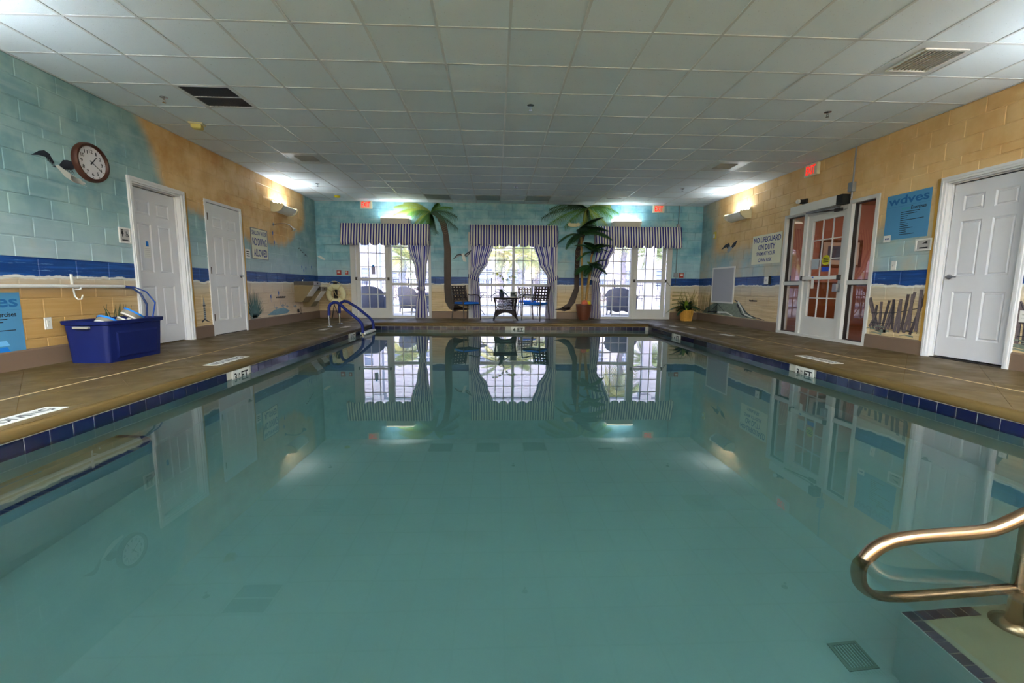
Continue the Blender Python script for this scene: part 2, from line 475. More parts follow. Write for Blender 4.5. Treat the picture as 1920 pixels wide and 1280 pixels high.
# painted cove base
for side, nm, spans in (('L', 'baseboard_left', [(YF, 5.853), (6.868, 7.315), (8.33, YB)]), ('R', 'baseboard_right', [(YF, 4.385), (5.36, 6.235), (8.295, YB)]),
                        ('B', 'baseboard_back', [(XL, -3.80), (-1.70, -.72), (1.645, 2.66), (4.735, XR)])):
    st = struct(nm)
    for a, b in spans:
        mb = MB()
        pr = [(-.016, 0), (-.016, .172), (-.010, .186), (-.001, .19), (-.001, 0)]
        for d, z in pr: mb.v.append((a, d, z))
        for d, z in pr: mb.v.append((b, d, z))
        k = len(pr); mb.f = [tuple(range(k)), tuple(range(k, 2 * k))] + [(i, (i + 1) % k, k + (i + 1) % k, k + i) for i in range(k)]
        vs = []
        for s_, d, z in mb.v: vs.append(wl(side, s_, z, -d))
        mb.v = vs; mb.build('base_section', base_paint, st)

# ---- ceiling: slab, grid of tees, lay-in tiles
ceil = MB().box(XL - .2, XR + .2, YF - .2, YB + .2, ZC + .03, ZC + .14).build('ceiling', plain_wall); tag(ceil, 'suspended white tile ceiling with a metal grid', kind='structure')
GX0, GY0 = .1142, 3.984
SPECIAL = {}        # (i,j) -> builder later
def cell(i, j): return (max(GX0 + i * TILE, XL), min(GX0 + (i + 1) * TILE, XR), max(GY0 + j * TILE, YF), min(GY0 + (j + 1) * TILE, YB))
VENTS = {(-6, 2): 'return', (6, 0): 'supply', (-6, 6): 'diffuser', (6, 6): 'diffuser'}
cache = {}; rest = MB()
for i in range(-8, 9):
    for j in range(-12, 13):
        x0, x1, y0, y1 = cell(i, j)
        if x1 - x0 < .03 or y1 - y0 < .03 or (i, j) in VENTS: continue
        if j < -2:
            rest.box(x0 + .008, x1 - .008, y0 + .008, y1 - .008, ZC, ZC + .015); continue
        key = (round(x1 - x0, 3), round(y1 - y0, 3))
        if key not in cache:
            a, b = key[0] / 2 - .004, key[1] / 2 - .004
            cache[key] = MB().box(-a, a, -b, b, 0, .015).mesh('ceiling_tile')
        o = link('ceiling_tile', cache[key], ceil_m, ceil, ((x0 + x1) / 2, (y0 + y1) / 2, ZC + random.uniform(0, .0015)))
        o.rotation_euler = (random.uniform(-.0016, .0016), random.uniform(-.0016, .0016), 0)
tag(rest.build('ceiling_tile_field', ceil_m, ceil), kind='stuff')
for i in range(-7, 9):
    MB().box(GX0 + i * TILE - .012, GX0 + i * TILE + .012, YF, YB, ZC - .004, ZC + .002).build('grid_runner', ceil_grid, ceil)
for j in range(-11, 13):
    MB().box(XL, XR, GY0 + j * TILE - .012, GY0 + j * TILE + .012, ZC - .0035, ZC + .002).build('grid_tee', ceil_grid, ceil)
for a in ((XL, XL + .022, YF, YB), (XR - .022, XR, YF, YB), (XL, XR, YB - .022, YB)):
    MB().box(a[0], a[1], a[2], a[3], ZC - .005, ZC + .002).build('wall_angle', ceil_grid, ceil)

# ---- deck
flo = MB()
for a in ((XL - .2, PX0 - .008, YF - .2, YB + .2), (PX1 + .008, XR + .2, YF - .2, YB + .2), (PX0 - .008, PX1 + .008, PY1 + .008, YB + .2), (PX0 - .008, PX1 + .008, YF - .2, PY0 - .008)):
    flo.box(a[0], a[1], a[2], a[3], -.20, -.0035)
flo = flo.build('floor', dia_joint_m); tag(flo, 'tan concrete pool deck with scored joints', kind='structure')
def clip(poly, ax, lim, keep_gt):
    out = []
    for i in range(len(poly)):
        p, q = poly[i], poly[(i + 1) % len(poly)]
        ip = (p[ax] > lim) == keep_gt; iq = (q[ax] > lim) == keep_gt
        if ip: out.append(p)
        if ip != iq:
            t = (lim - p[ax]) / (q[ax] - p[ax]); out.append((p[0] + (q[0] - p[0]) * t, p[1] + (q[1] - p[1]) * t))
    return out
CP = .055
regions = [(XL, -3.553, 1.0, YB), (-3.537, PX0 - CP, 1.0, YB), (PX1 + CP, 4.385, 1.0, YB), (4.401, XR, 1.0, YB), (PX0 - CP + .003, PX1 + CP - .003, PY1 + CP, YB)]
S = .6; U0, W0 = .431, .032; h2 = math.sqrt(.5)
for x0, x1, y0, y1 in regions:
    for a in range(-12, 30):
        for b in range(-12, 30):
            g = .0022
            c = [(U0 + a * S + g, W0 + b * S + g), (U0 + (a + 1) * S - g, W0 + b * S + g), (U0 + (a + 1) * S - g, W0 + (b + 1) * S - g), (U0 + a * S + g, W0 + (b + 1) * S - g)]
            poly = [((u - w_) * h2, (u + w_) * h2) for u, w_ in c]
            for ax, lim, gt in ((0, x0, True), (0, x1, False), (1, y0, True), (1, y1, False)):
                poly = clip(poly, ax, lim, gt)
                if len(poly) < 3: break
            if len(poly) < 3: continue
            ar = abs(sum(poly[i][0] * poly[(i + 1) % len(poly)][1] - poly[(i + 1) % len(poly)][0] * poly[i][1] for i in range(len(poly)))) / 2
            if ar < .004: continue
            k = len(poly); mb = MB()
            mb.v = [(x, y, -.004) for x, y in poly] + [(x, y, 0) for x, y in poly]
            mb.f = [tuple(range(k)), tuple(range(k, 2 * k))] + [(i, (i + 1) % k, k + (i + 1) % k, k + i) for i in range(k)]
            mb.build('deck_slab', deck_m, flo)
mb = MB()
mb.box(XL, PX0 - CP, YF, 1.0, -.004, 0); mb.box(PX1 + CP, XR, YF, 1.0, -.004, 0); mb.box(PX0 - CP, PX1 + CP, YF, PY0 - CP, -.004, 0)
mb.build('near_deck', deck_m, flo)
for x0, x1 in ((-3.553, -3.537), (4.385, 4.401)):
    MB().box(x0, x1, YF, YB - (1.2 if x0 > 0 else 0), -.004, .0006).build('joint_strip', joint_m, flo)
    if x0 > 0: MB().box(x0, x1, YB - 1.2, YB, -.004, 0).build('joint_strip', deck_m, flo)
# bull-nosed coping, mitred at the corners
prof = [(-CP, -.004), (-CP, 0), (-.028, 0), (-.006, -.006), (.009, -.022), (.014, -.042), (.012, -.064), (.004, -.079), (-.008, -.082), (-.008, -.004)]
cor = [(PX0, PY0, 1, 1), (PX1, PY0, -1, 1), (PX1, PY1, -1, -1), (PX0, PY1, 1, -1)]
for q in range(4):
    A, B_ = cor[q], cor[(q + 1) % 4]; mb = MB()
    for P in (A, B_):
        for d, z in prof: mb.v.append((P[0] + P[2] * d, P[1] + P[3] * d, z))
    k = len(prof); mb.f = [(i, (i + 1) % k, k + (i + 1) % k, k + i) for i in range(k)] + [tuple(range(k)), tuple(range(k, 2 * k))]
    mb.build('coping', deck_m, flo, smooth=True)

# ---- pool basin
pool = struct('pool', label='rectangular indoor swimming pool with navy tiles at the waterline')
def zf(y): return -1.235 - .15 * (y - PY0) / (PY1 - PY0)
mb = MB()
mb.add([(PX0, PY0, zf(PY0)), (PX1, PY0, zf(PY0)), (PX1, PY1, zf(PY1)), (PX0, PY1, zf(PY1))], [(0, 1, 2, 3)])
mb.add([(PX0 - .1, PY0 - .1, -1.55), (PX1 + .1, PY0 - .1, -1.55), (PX1 + .1, PY1 + .1, -1.55), (PX0 - .1, PY1 + .1, -1.55)], [(3, 2, 1, 0)])
mb.build('pool_floor', plaster, pool)
T0, T1, TW = -.085, -.237, .1525
for nm, b in (('pool_wall', (PX0 - .1, PX0, PY0, PY1)), ('pool_wall', (PX1, PX1 + .1, PY0, PY1)), ('pool_wall', (PX0 - .1, PX1 + .1, PY1, PY1 + .1)), ('pool_wall', (PX0 - .1, PX1 + .1, PY0 - .1, PY0))):
    MB().box(b[0], b[1], b[2], b[3], -1.55, T1).build(nm, plaster, pool)
for b in ((PX0 - .1, PX0 - .006, PY0, PY1), (PX1 + .006, PX1 + .1, PY0, PY1), (PX0 - .1, PX1 + .1, PY1 + .006, PY1 + .1), (PX0 - .1, PX1 + .1, PY0 - .1, PY0 - .006)):
    MB().box(b[0], b[1], b[2], b[3], T1, -.0825).build('grout_bed', grout, pool)
tile_me = MB().taper(-.0735, .0735, T1 + .004, T0 - .003, 0, .01, .003).mesh('waterline_tile')
# wall frames of the pool: facing into the pool
PFR = {'L': lambda s: ((PX0, s, 0), PI / 2), 'R': lambda s: ((PX1, s, 0), -PI / 2), 'B': lambda s: ((s, PY1, 0), 0.0), 'F': lambda s: ((s, PY0, 0), PI)}
MARK = {'L': [(4.70, 5.03, '3\u00bd FT'), (8.50, 8.82, '4 FT')], 'R': [(4.795, 5.10, '3\u00bd FT'), (8.46, 8.78, '4 FT')], 'B': [(.367, .69, '4 FT')], 'F': []}
marker_m = mat('marker_white', '#c9c8c2', .35, var=.03)
for sd, a, b in (('L', PY0, PY1), ('R', PY0, PY1), ('B', PX0, PX1)):
    s = a + TW / 2
    if sd != 'B': s = PY1 - TW / 2
    while a < s < b:
        skip = any(m0 - .07 < s < m1 + .07 for m0, m1, _ in MARK[sd])
        if sd == 'R' and 7.35 < s < 7.86: skip = True
        if not skip:
            l, r = PFR[sd](s); link('waterline_tile', tile_me, navy_tile_m, pool, l, r)
        s += TW if sd == 'B' else -TW
    for m0, m1, st in MARK[sd]:
        l, r = PFR[sd]((m0 + m1) / 2); w = (m1 - m0) / 2
        o = MB().taper(-w, w, T1 + .004, T0 - .003, -.001, .01, .003).build('depth_marker', marker_m, pool, loc=l, rz=r)
        if '\u00bd' in st:
            text('3', -.13, -.085, -.20, -.115, print_black, o, y=-.0025)
            text('1/2', -.07, -.025, -.195, -.125, print_black, o, y=-.0025)
            text('FT', .0, .13, -.20, -.115, print_black, o, y=-.0025)
        else:
            text('4', -.12, -.055, -.20, -.115, print_black, o, y=-.0025); text('FT', -.01, .125, -.20, -.115, print_black, o, y=-.0025)
MB().box(PX1 - .001, PX1 + .012, 7.36, 7.85, T1, T0).build('skimmer_mouth', vent_dark, pool)
tl = MB()
s = PX0
while s < PX1 - .1: tl.box(s + .003, s + .149, PY0 - .01, PY0, T1 + .004, T0 - .003); s += TW
tag(tl.build('near_tile_row', navy_tile_m, pool), kind='stuff')
# left seat ledge with a rounded end, edged with small tiles
BX, BY, BR, BZ = -2.46, 3.25, .22, -.60
out = [(PX0, PY0), (BX, PY0), (BX, BY - BR)] + [(BX - BR + BR * math.cos(t), BY - BR + BR * math.sin(t)) for t in [PI / 2 * k / 8 for k in range(1, 9)]] + [(PX0, BY)]
mb = MB(); k = len(out)
mb.v = [(x, y, -1.5) for x, y in out] + [(x, y, BZ) for x, y in out]; mb.f = [tuple(range(k, 2 * k))] + [(i, (i + 1) % k, k + (i + 1) % k, k + i) for i in range(k)]
mb.build('seat_ledge', plaster, pool)
tp = MB(); k = len(out); tp.v = [(x, y, BZ - .02) for x, y in out] + [(x, y, BZ + .001) for x, y in out]; tp.f = [tuple(range(k, 2 * k))]
tp.build('ledge_top', step_plaster, pool)
path = [(BX - .03, 1.0 + .0485 * i) for i in range(int((BY - BR - 1.0) / .0485))]
n_arc = 7
def edge_tile(x, y, ang, z, sz=.022):
    o = link('edge_tile', etile, step_tile_m, pool, (x, y, z), ang); return o
etile = MB().box(-.0215, .0215, -.0225, .0225, 0, .003).mesh('edge_tile')
for x, y in path: edge_tile(x, y, 0, BZ)
for q in range(n_arc):
    t = PI / 2 * (q + .3) / n_arc; edge_tile(BX - BR + (BR - .03) * math.cos(t), BY - BR + (BR - .03) * math.sin(t), t, BZ)
for q in range(3): edge_tile(BX - BR - .0485 * q, BY - .03, PI / 2, BZ)
# steps in the near right corner
STEPS = [(1.66, -.80, 1.575), (2.10, -.60, 1.56), (2.40, -.40, 1.56)]
for q, (sx, sz, sy) in enumerate(STEPS):
    MB().box(sx, PX1, PY0, sy, -1.5, sz - .001).build('pool_step', plaster, pool); MB().box(sx + .004, PX1, PY0, sy - .004, sz - .001, sz).build('step_tread', step_plaster, pool)
    n = 0
    yy = sy - .026
    while yy > PY0 + .1: edge_tile(sx + .026, yy, 0, sz); yy -= .0485
    for e in range(1, 6 if q == 0 else 5): edge_tile(sx + .026 + .0485 * e, sy - .026, PI / 2, sz)
dr = MB().frame(1.50, 1.63, 0, .13, .012, 0, .004)
dr.v = [(x, 1.60 + z, zf(1.6) + y) for x, y, z in dr.v]
drn = dr.build('floor_grate', mat('drain_green', '#4d6358', .5), pool)
for q in range(8): MB().box(1.515 + q * .013, 1.521 + q * .013, 1.612, 1.718, zf(1.6), zf(1.6) + .004).build('grate_bar', MATS['drain_green'], drn)
# water body
wb_ = MB().box(PX0 - .004, PX1 + .004, PY0 - .004, PY1 + .004, -1.6, ZW)
wat = wb_.build('pool_water', water_m); tag(wat, 'still blue green water filling the indoor pool', 'water', None, 'stuff')

# ================================================================== DOORS AND WINDOWS
def panel_door(st, x0, x1, z0, z1, y, m):
    """six-panel slab, front face at y (facing -y)"""
    W = x1 - x0; sl = .125 * W / .86; mid = .115 * W / .86
    rows = [(.235, .80), (.985, 1.635), (1.75, 1.935)]
    cells = []
    for a, b in rows:
        for c in ((x0 + sl, (x0 + x1) / 2 - mid / 2), ((x0 + x1) / 2 + mid / 2, x1 - sl)): cells.append((c[0], c[1], z0 + a, z0 + b))
    rects = [(x0, x1, z0, z1)]
    for c in cells: rects = rect_sub(rects, c)
    mb = MB()
    for a, b, c, d in rects: mb.box(a, b, y, y + .036, c, d)
    for a, b, c, d in cells:                      # sloped sticking and sunk ground
        q = .016
        mb.add([(a, y, c), (b, y, c), (b, y, d), (a, y, d), (a + q, y + .011, c + q), (b - q, y + .011, c + q), (b - q, y + .011, d - q), (a + q, y + .011, d - q)],
               [(0, 1, 5, 4), (1, 2, 6, 5), (2, 3, 7, 6), (3, 0, 4, 7), (4, 5, 6, 7)])
    slab = mb.build('door_slab', m, st)
    for a, b, c, d in cells:
        MB().taper(a + .022, b - .022, c + .022, d - .022, y + .003, y + .0115, .012 if d - c < .3 else .0175 * .5).build('raised_panel', m, slab)
    return slab
def lever(st, x, z, y, d, m, nm='door_handle'):
    mb = MB().lathe([(0, 0), (.031, 0), (.031, -.008), (.024, -.014), (.012, -.016), (.012, -.045), (0, -.047)], 16, (x, y, z), 'y')
    mb.tube([(x, y - .04, z), (x + d * .02, y - .047, z), (x + d * .06, y - .048, z - .002), (x + d * .115, y - .046, z - .003)], [.011, .0105, .009, .007], 10)
    return mb.build(nm, m, st, smooth=True)
# door_1 : white, in a deep jamb
st = struct('door_1', wl('L', 6.36, 0), ROT['L'], 'white six panel restroom door in a deep white jamb')
mb = MB().frame(-.507, .507, 0, 2.20, .062, -.022, .0, 0); mb.frame(-.492, .492, 0, 2.185, .02, -.03, -.02, 0)
mb.build('casing', white_paint, st)
mb = MB().frame(-.447, .447, 0, 2.14, .02, 0, .19, 0); mb.frame(-.43, .43, 0, 2.123, .013, .06, .075, 0); mb.build('jamb', white_paint, st)
panel_door(st, -.415, .415, .012, 2.10, .085, door_white)
for z in (.25, 1.05, 1.85): MB().tube([(-.42, .078, z - .05), (-.42, .078, z + .05)], .007, 8).build('hinge', grey_metal, st)
# door_2
st = struct('door_2', wl('L', 7.8225, 0), ROT['L'], 'white six panel door with chrome lever and bronze hinges')
MB().frame(-.507, .507, 0, 2.20, .045, -.014, .1, 0).build('casing', white_paint, st)
panel_door(st, -.455, .455, .012, 2.145, .004, white_paint)
lever(st, .395, 1.0, .004, -1, chrome)
for z in (.3, 1.07, 1.93):
    MB().box(-.468, -.446, -.016, .0, z - .055, z + .055).build('hinge', mat('bronze', '#5b4a3d', .4, .7), st)
MB().box(-.46, .46, .0, .06, 0, .012).build('threshold', dark_metal, st)
# door_3
st = struct('door_3', wl('R', 4.872, 0), ROT['R'], 'white six panel door with grey lever on the right wall')
mb = MB().frame(-.487, .487, 0, 2.20, .062, -.022, .0, 0); mb.frame(-.472, .472, 0, 2.185, .02, -.03, -.02, 0); mb.build('casing', white_paint, st)
mb = MB().frame(-.428, .428, 0, 2.14, .02, 0, .19, 0); mb.frame(-.41, .41, 0, 2.123, .014, .05, .065, 0); mb.build('jamb', white_paint, st)
panel_door(st, -.395, .398, .022, 2.10, .075, door_white)
MB().box(-.39, .393, .0735, .076, .03, .19).build('kick_plate', door_white, st)
lever(st, -.335, 1.0, .075, 1, grey_metal)
MB().box(-.41, .41, .02, .18, 0, .008).build('threshold', dark_metal, st)
tag(MB().box(XL - .6, XL - .21, 5.6, 8.6, -.1, 2.4).build('light_block_left', plain_wall), kind='structure')  # plate added behind the left doors to stop light leaking in
tag(MB().box(XR + .21, XR + .6, 4.1, 5.6, -.1, 2.4).build('light_block_right', plain_wall), kind='structure')  # unseen block added behind the right door against stray daylight
# golden painted edge strips beside the casings
for nm, side, s, w in (('trim_1', 'L', 6.892, .045), ('trim_2', 'L', 8.352, .035), ('trim_3', 'R', 5.385, .045)):
    tag(MB().box(-w / 2, w / 2, -.012, 0, 0, 2.2).build(nm, tan_trim, loc=wl(side, s, 0), rz=ROT[side]), kind='structure')

def lites(st, x0, x1, z0, z1, nx, nz, y, m, bar=.018, xs=None, zs=None, name='muntin'):
    """panes and glazing bars filling an opening"""
    xs = xs or [x0 + (x1 - x0) * i / nx for i in range(nx + 1)]; zs = zs or [z0 + (z1 - z0) * i / nz for i in range(nz + 1)]
    c = {}
    for i in range(len(xs) - 1):
        for j in range(len(zs) - 1):
            k = (round(xs[i + 1] - xs[i], 3), round(zs[j + 1] - zs[j], 3))
            if k not in c: c[k] = MB().box(-k[0] / 2 + .001, k[0] / 2 - .001, -.002, .002, -k[1] / 2 + .001, k[1] / 2 - .001).mesh('pane')
            link('pane', c[k], glass, st, ((xs[i] + xs[i + 1]) / 2, y, (zs[j] + zs[j + 1]) / 2))
    for x in xs[1:-1]: MB().box(x - bar / 2, x + bar / 2, y - .008, y + .008, zs[0], zs[-1]).build(name, m, st)
    for z in zs[1:-1]: MB().box(xs[0], xs[-1], y - .0075, y + .0075, z - bar / 2, z + bar / 2).build(name, m, st)

def push_bar(st, x0, x1, z, y, m, dirn=1):
    mb = MB().box(x0 + .03, x1 - .03, y - .07, y - .03, z - .03, z + .03); pb = mb.build('push_bar', m, st, bevel=.006)
    MB().box(x0 - .01, x0 + .035, y - .075, y, z - .04, z + .04).build('bar_bracket', dark_metal, pb, bevel=.005)
    MB().box(x1 - .035, x1 + .01, y - .075, y, z - .04, z + .04).build('bar_bracket', dark_metal, pb, bevel=.005)
ZR = [.07, .333, .597, .86]; ZU = [.93, 1.22, 1.54, 1.86, 2.16]
def window_wall(nm, lab, x0, x1, parts):
    st = struct(nm, (0, YB, 0), 0, lab)
    MB().frame(x0, x1, 0, 2.26, .075, .02, .14, .06).build('window_frame', alu_white, st)
    for x in parts.get('mull', []): MB().box(x - .035, x + .035, .015, .14, .06, 2.19).build('mullion', alu_white, st)
    for gx0, gx1, xs in parts.get('lites', []):
        MB().box(gx0, gx1, .03, .12, .86, .93).build('mid_rail', alu_white, st)
        lites(st, gx0, gx1, 0, 0, 0, 0, .09, alu_white, .022, xs, ZR); lites(st, gx0, gx1, 0, 0, 0, 0, .09, alu_white, .022, xs, ZU)
    for d0, d1 in parts.get('door', []):
        r = [(d0, d1, .012, 2.18)]; g = (d0 + .105, d1 - .105, .265, 2.06)
        mb = MB()
        for q in rect_sub(r, g): mb.box(q[0], q[1], .03, .075, q[2], q[3])
        leaf = mb.build('door_leaf', alu_white, st)
        xs = [g[0] + (g[1] - g[0]) * i / 3 for i in range(4)]; zs = [.265, .625, .985, 1.344, 1.70, 2.06]
        lites(leaf, 0, 0, 0, 0, 0, 0, .055, alu_white, .022, xs, zs)
        push_bar(leaf, d0 + .0, d1 - .0, 1.03, .03, alu_white)
    return st
W1 = window_wall('window_1', 'left glazed exit door and sidelight under a striped valance', -3.80, -1.70,
            {'mull': [-2.765], 'lites': [(-2.73, -1.775, [-2.73, -2.49, -2.25, -2.01, -1.775])], 'door': [(-3.655, -2.80)]})
MB().frame(-3.80 + .075, -2.80, 0, 2.19, .06, .0, .06, 0).build('door_frame', alu_white, W1)
W2 = window_wall('window_2', 'middle wide window with white muntins between two curtains', -.72, 1.645,
            {'mull': [.475], 'lites': [(-.645, .44, [-.645, -.455, -.23, -.005, .22, .44]), (.51, 1.57, [.51, .735, .96, 1.185, 1.41, 1.57])]})
W3 = window_wall('window_3', 'right glazed exit door and sidelight beside the palm', 2.66, 4.735,
            {'mull': [3.66], 'lites': [(2.735, 3.625, [2.735, 2.94, 3.165, 3.39, 3.625])], 'door': [(3.705, 4.58)]})
MB().frame(3.69, 4.66, 0, 2.19, .06, .0, .06, 0).build('door_frame', alu_white, W3)
for x0, x1 in ((-3.80, -1.70), (-.72, 1.645), (2.66, 4.735)):
    pass

# storefront entrance in the right wall
st = struct('door_4', wl('R', 7.265, 0), ROT['R'], 'white framed glass entrance door with sidelights')
# local x = 7.265 - y ; opening -1.03 .. 1.03
MB().frame(-1.03, 1.03, 0, 2.21, .055, -.012, .14, .045).build('storefront_frame', alu_white, st)
for x in (-.45, .505): MB().box(x - .04, x + .04, -.01, .14, 0, 2.16).build('frame_post', alu_white, st)
MB().box(-.41, .465, -.005, .14, 2.10, 2.16).build('transom_bar', alu_white, st)
for a, b in ((-.975, -.49), (.545, .975)):
    MB().box(a, b, .02, .12, .915, .98).build('mid_rail', alu_white, st)
    for z0, z1 in ((.045, .915), (.98, 2.155)):
        MB().box(a, b, .068, .074, z0, z1).build('pane', glass, st)
        MB().frame(a, b, z0, z1, .012, .045, .1).build('glazing_gasket', dark_metal, st)
mb = MB(); g = (-.305, .365, .36, 2.0)
for q in rect_sub([(-.41, .465, .012, 2.10)], g): mb.box(q[0], q[1], .02, .065, q[2], q[3])
leaf = mb.build('door_leaf', alu_white, st)
lites(leaf, g[0], g[1], g[2], g[3], 3, 5, .045, alu_white, .018)
push_bar(leaf, -.40, .455, 1.03, .02, plastic_white)
MB().box(.36, .445, -.06, .02, .80, .93).build('latch_case', grey_metal, leaf, bevel=.006)
MB().box(-.42, .475, .0, .09, 0, .012).build('threshold', dark_metal, st)

# ================================================================== LAMPS
def tube_mat(nm, es):
    n = N(nm); n.set(col=(1, 1, 1, 1), emit=LAMP_COL + (1,), es=es); return n.m
tube_far, tube_back, tube_side, tube_fill, fill_lens = tube_mat('tube_far', L_FAR), tube_mat('tube_back', L_BACK), tube_mat('tube_side', L_SIDE), tube_mat('tube_fill', L_FILL), tube_mat('fill_panel_lens', L_CEIL_FILL)
lamp_body = mat('lamp_body_white', '#e6e3da', .4, var=.02)
lens_m = emat('lamp_lens', '#fff8e0', 1.6)
def wall_lamp(side, s, z, w, label, group='fluorescent wall uplights', back=False, tube_m=tube_far):
    t = wthing('wall_uplight', label, 'lamp', side, s, z, group)
    h = w / 2
    if back:      # trough with slanted front, open on top
        mb = MB()
        pr = [(0, -.10), (-.16, -.10), (-.24, .03), (-.225, .03), (-.15, -.085), (-.01, -.085), (-.01, .115), (0, .115)]
        k = len(pr)
        mb.v = [(-h, d, q) for d, q in pr] + [(h, d, q) for d, q in pr]
        mb.f = [(i, (i + 1) % k, k + (i + 1) % k, k + i) for i in range(k)] + [tuple(range(k)), tuple(range(k, 2 * k))]
        mb.build('housing', lamp_body, t)
        for q in (-1, 1):
            e = [(0, -.09), (-.16, -.095), (-.232, .03), (0, .03)]
            m2 = MB(); m2.v = [(q * (h - .012), d, zz) for d, zz in e] + [(q * h, d, zz) for d, zz in e]
            m2.f = [(0, 1, 2, 3), (4, 5, 6, 7)] + [(i, (i + 1) % 4, 4 + (i + 1) % 4, 4 + i) for i in range(4)]
            m2.build('end_cap', lamp_body, t)
        mb = MB(); mb.v = [(-h + .012, -.232, .032), (h - .012, -.232, .032), (h - .012, -.175, .085), (-h + .012, -.175, .085), (-h + .012, -.228, .030), (h - .012, -.228, .030), (h - .012, -.17, .081), (-h + .012, -.17, .081)]
        mb.f = [(0, 1, 2, 3), (4, 5, 6, 7), (0, 1, 5, 4), (2, 3, 7, 6)]
        mb.build('front_lens', lens_m, t)
    else:         # curved housing with moulded end caps
        prof = [(0, -.10), (-.05, -.115), (-.14, -.10), (-.21, -.055), (-.245, .01), (-.235, .03), (-.22, .025), (-.19, -.04), (-.13, -.085), (-.02, -.09), (-.02, .12), (0, .12)]
        mb = MB(); k = len(prof)
        mb.v = [(-h, d, q) for d, q in prof] + [(h, d, q) for d, q in prof]
        mb.f = [(i, (i + 1) % k, k + (i + 1) % k, k + i) for i in range(k)]
        mb.build('housing', lamp_body, t, smooth=True)
        cap = [(0, -.11), (-.06, -.125), (-.15, -.11), (-.225, -.06), (-.265, .015), (-.235, .05), (-.205, .035), (-.175, .062), (-.14, .042), (-.105, .07), (-.07, .05), (-.035, .085), (0, .085)]
        for q in (-1, 1):
            k = len(cap); m2 = MB(); m2.v = [(q * h, d, zz) for d, zz in cap] + [(q * (h + .035), d, zz) for d, zz in cap]
            m2.f = [tuple(range(k)), tuple(range(k, 2 * k))] + [(i, (i + 1) % k, k + (i + 1) % k, k + i) for i in range(k)]
            m2.build('end_cap', cream, t)
    for d in (-.13, -.195):
        MB().tube([(-h + .04, d, .0), (h - .04, d, .0)], .019, 10).build('fluorescent_tube', tube_m, t)
        for q in (-1, 1): MB().box(q * (h - .03) - .012, q * (h - .03) + .012, d - .02, d + .02, -.085, .02).build('lamp_holder', plastic_white, t)
    return t
wall_lamp('L', 9.78, 2.47, .62, 'white curved wall lamp above the shower head on the left wall')
wall_lamp('R', 9.78, 2.47, .62, 'white curved wall lamp above the lifeguard sign on the right wall')
wall_lamp('B', -2.56, 2.52, .74, 'boxy trough lamp above the left window valance', back=True, tube_m=tube_back)
wall_lamp('B', 3.42, 2.52, .74, 'boxy trough lamp above the right window valance', back=True, tube_m=tube_back)
for side in 'LR':
    wall_lamp(side, 2.9, 2.47, .62, 'white curved wall lamp nearest the camera on the %s wall' % ('left' if side == 'L' else 'right'), tube_m=tube_side)
    wall_lamp(side, -.9, 2.47, .62, 'curved fill lamp added behind the camera on the %s wall' % ('left' if side == 'L' else 'right'), tube_m=tube_side)  # pair added out of view to raise the ambient light

for q, (s_, w_) in enumerate(((-2.6, 'left'), (.45, 'middle'), (3.4, 'right'))):
    t = wall_lamp('B', s_, 2.52, 2.4, 'fill trough added on the wall behind the camera, %s' % w_, back=True, tube_m=tube_fill)  # unseen troughs added to fill the room from the front
    t.location = (s_, YF, 2.52); t.rotation_euler = (0, 0, PI)
for q, (i, j) in enumerate(((-6, -8), (-1, -8), (4, -8), (-6, -11), (-1, -11), (4, -11))):  # glowing ceiling panels added out of view as fill light
    t = thing('ceiling_fill_panel', 'fill light panel added behind the camera, %s of %s row' % (('left', 'middle', 'right')[q % 3], ('front', 'rear')[q // 3]), 'light', (GX0 + (i + 1) * TILE, GY0 + (j + .5) * TILE, ZC), 0, 'added ceiling fill panels')
    MB().frame(-.6, .6, -.295, .295, .03, -.012, -.005).build('frame', plastic_white, t).rotation_euler = (-PI / 2, 0, 0)
    MB().box(-.57, .57, -.265, .265, -.009, -.006).build('lens', fill_lens, t)

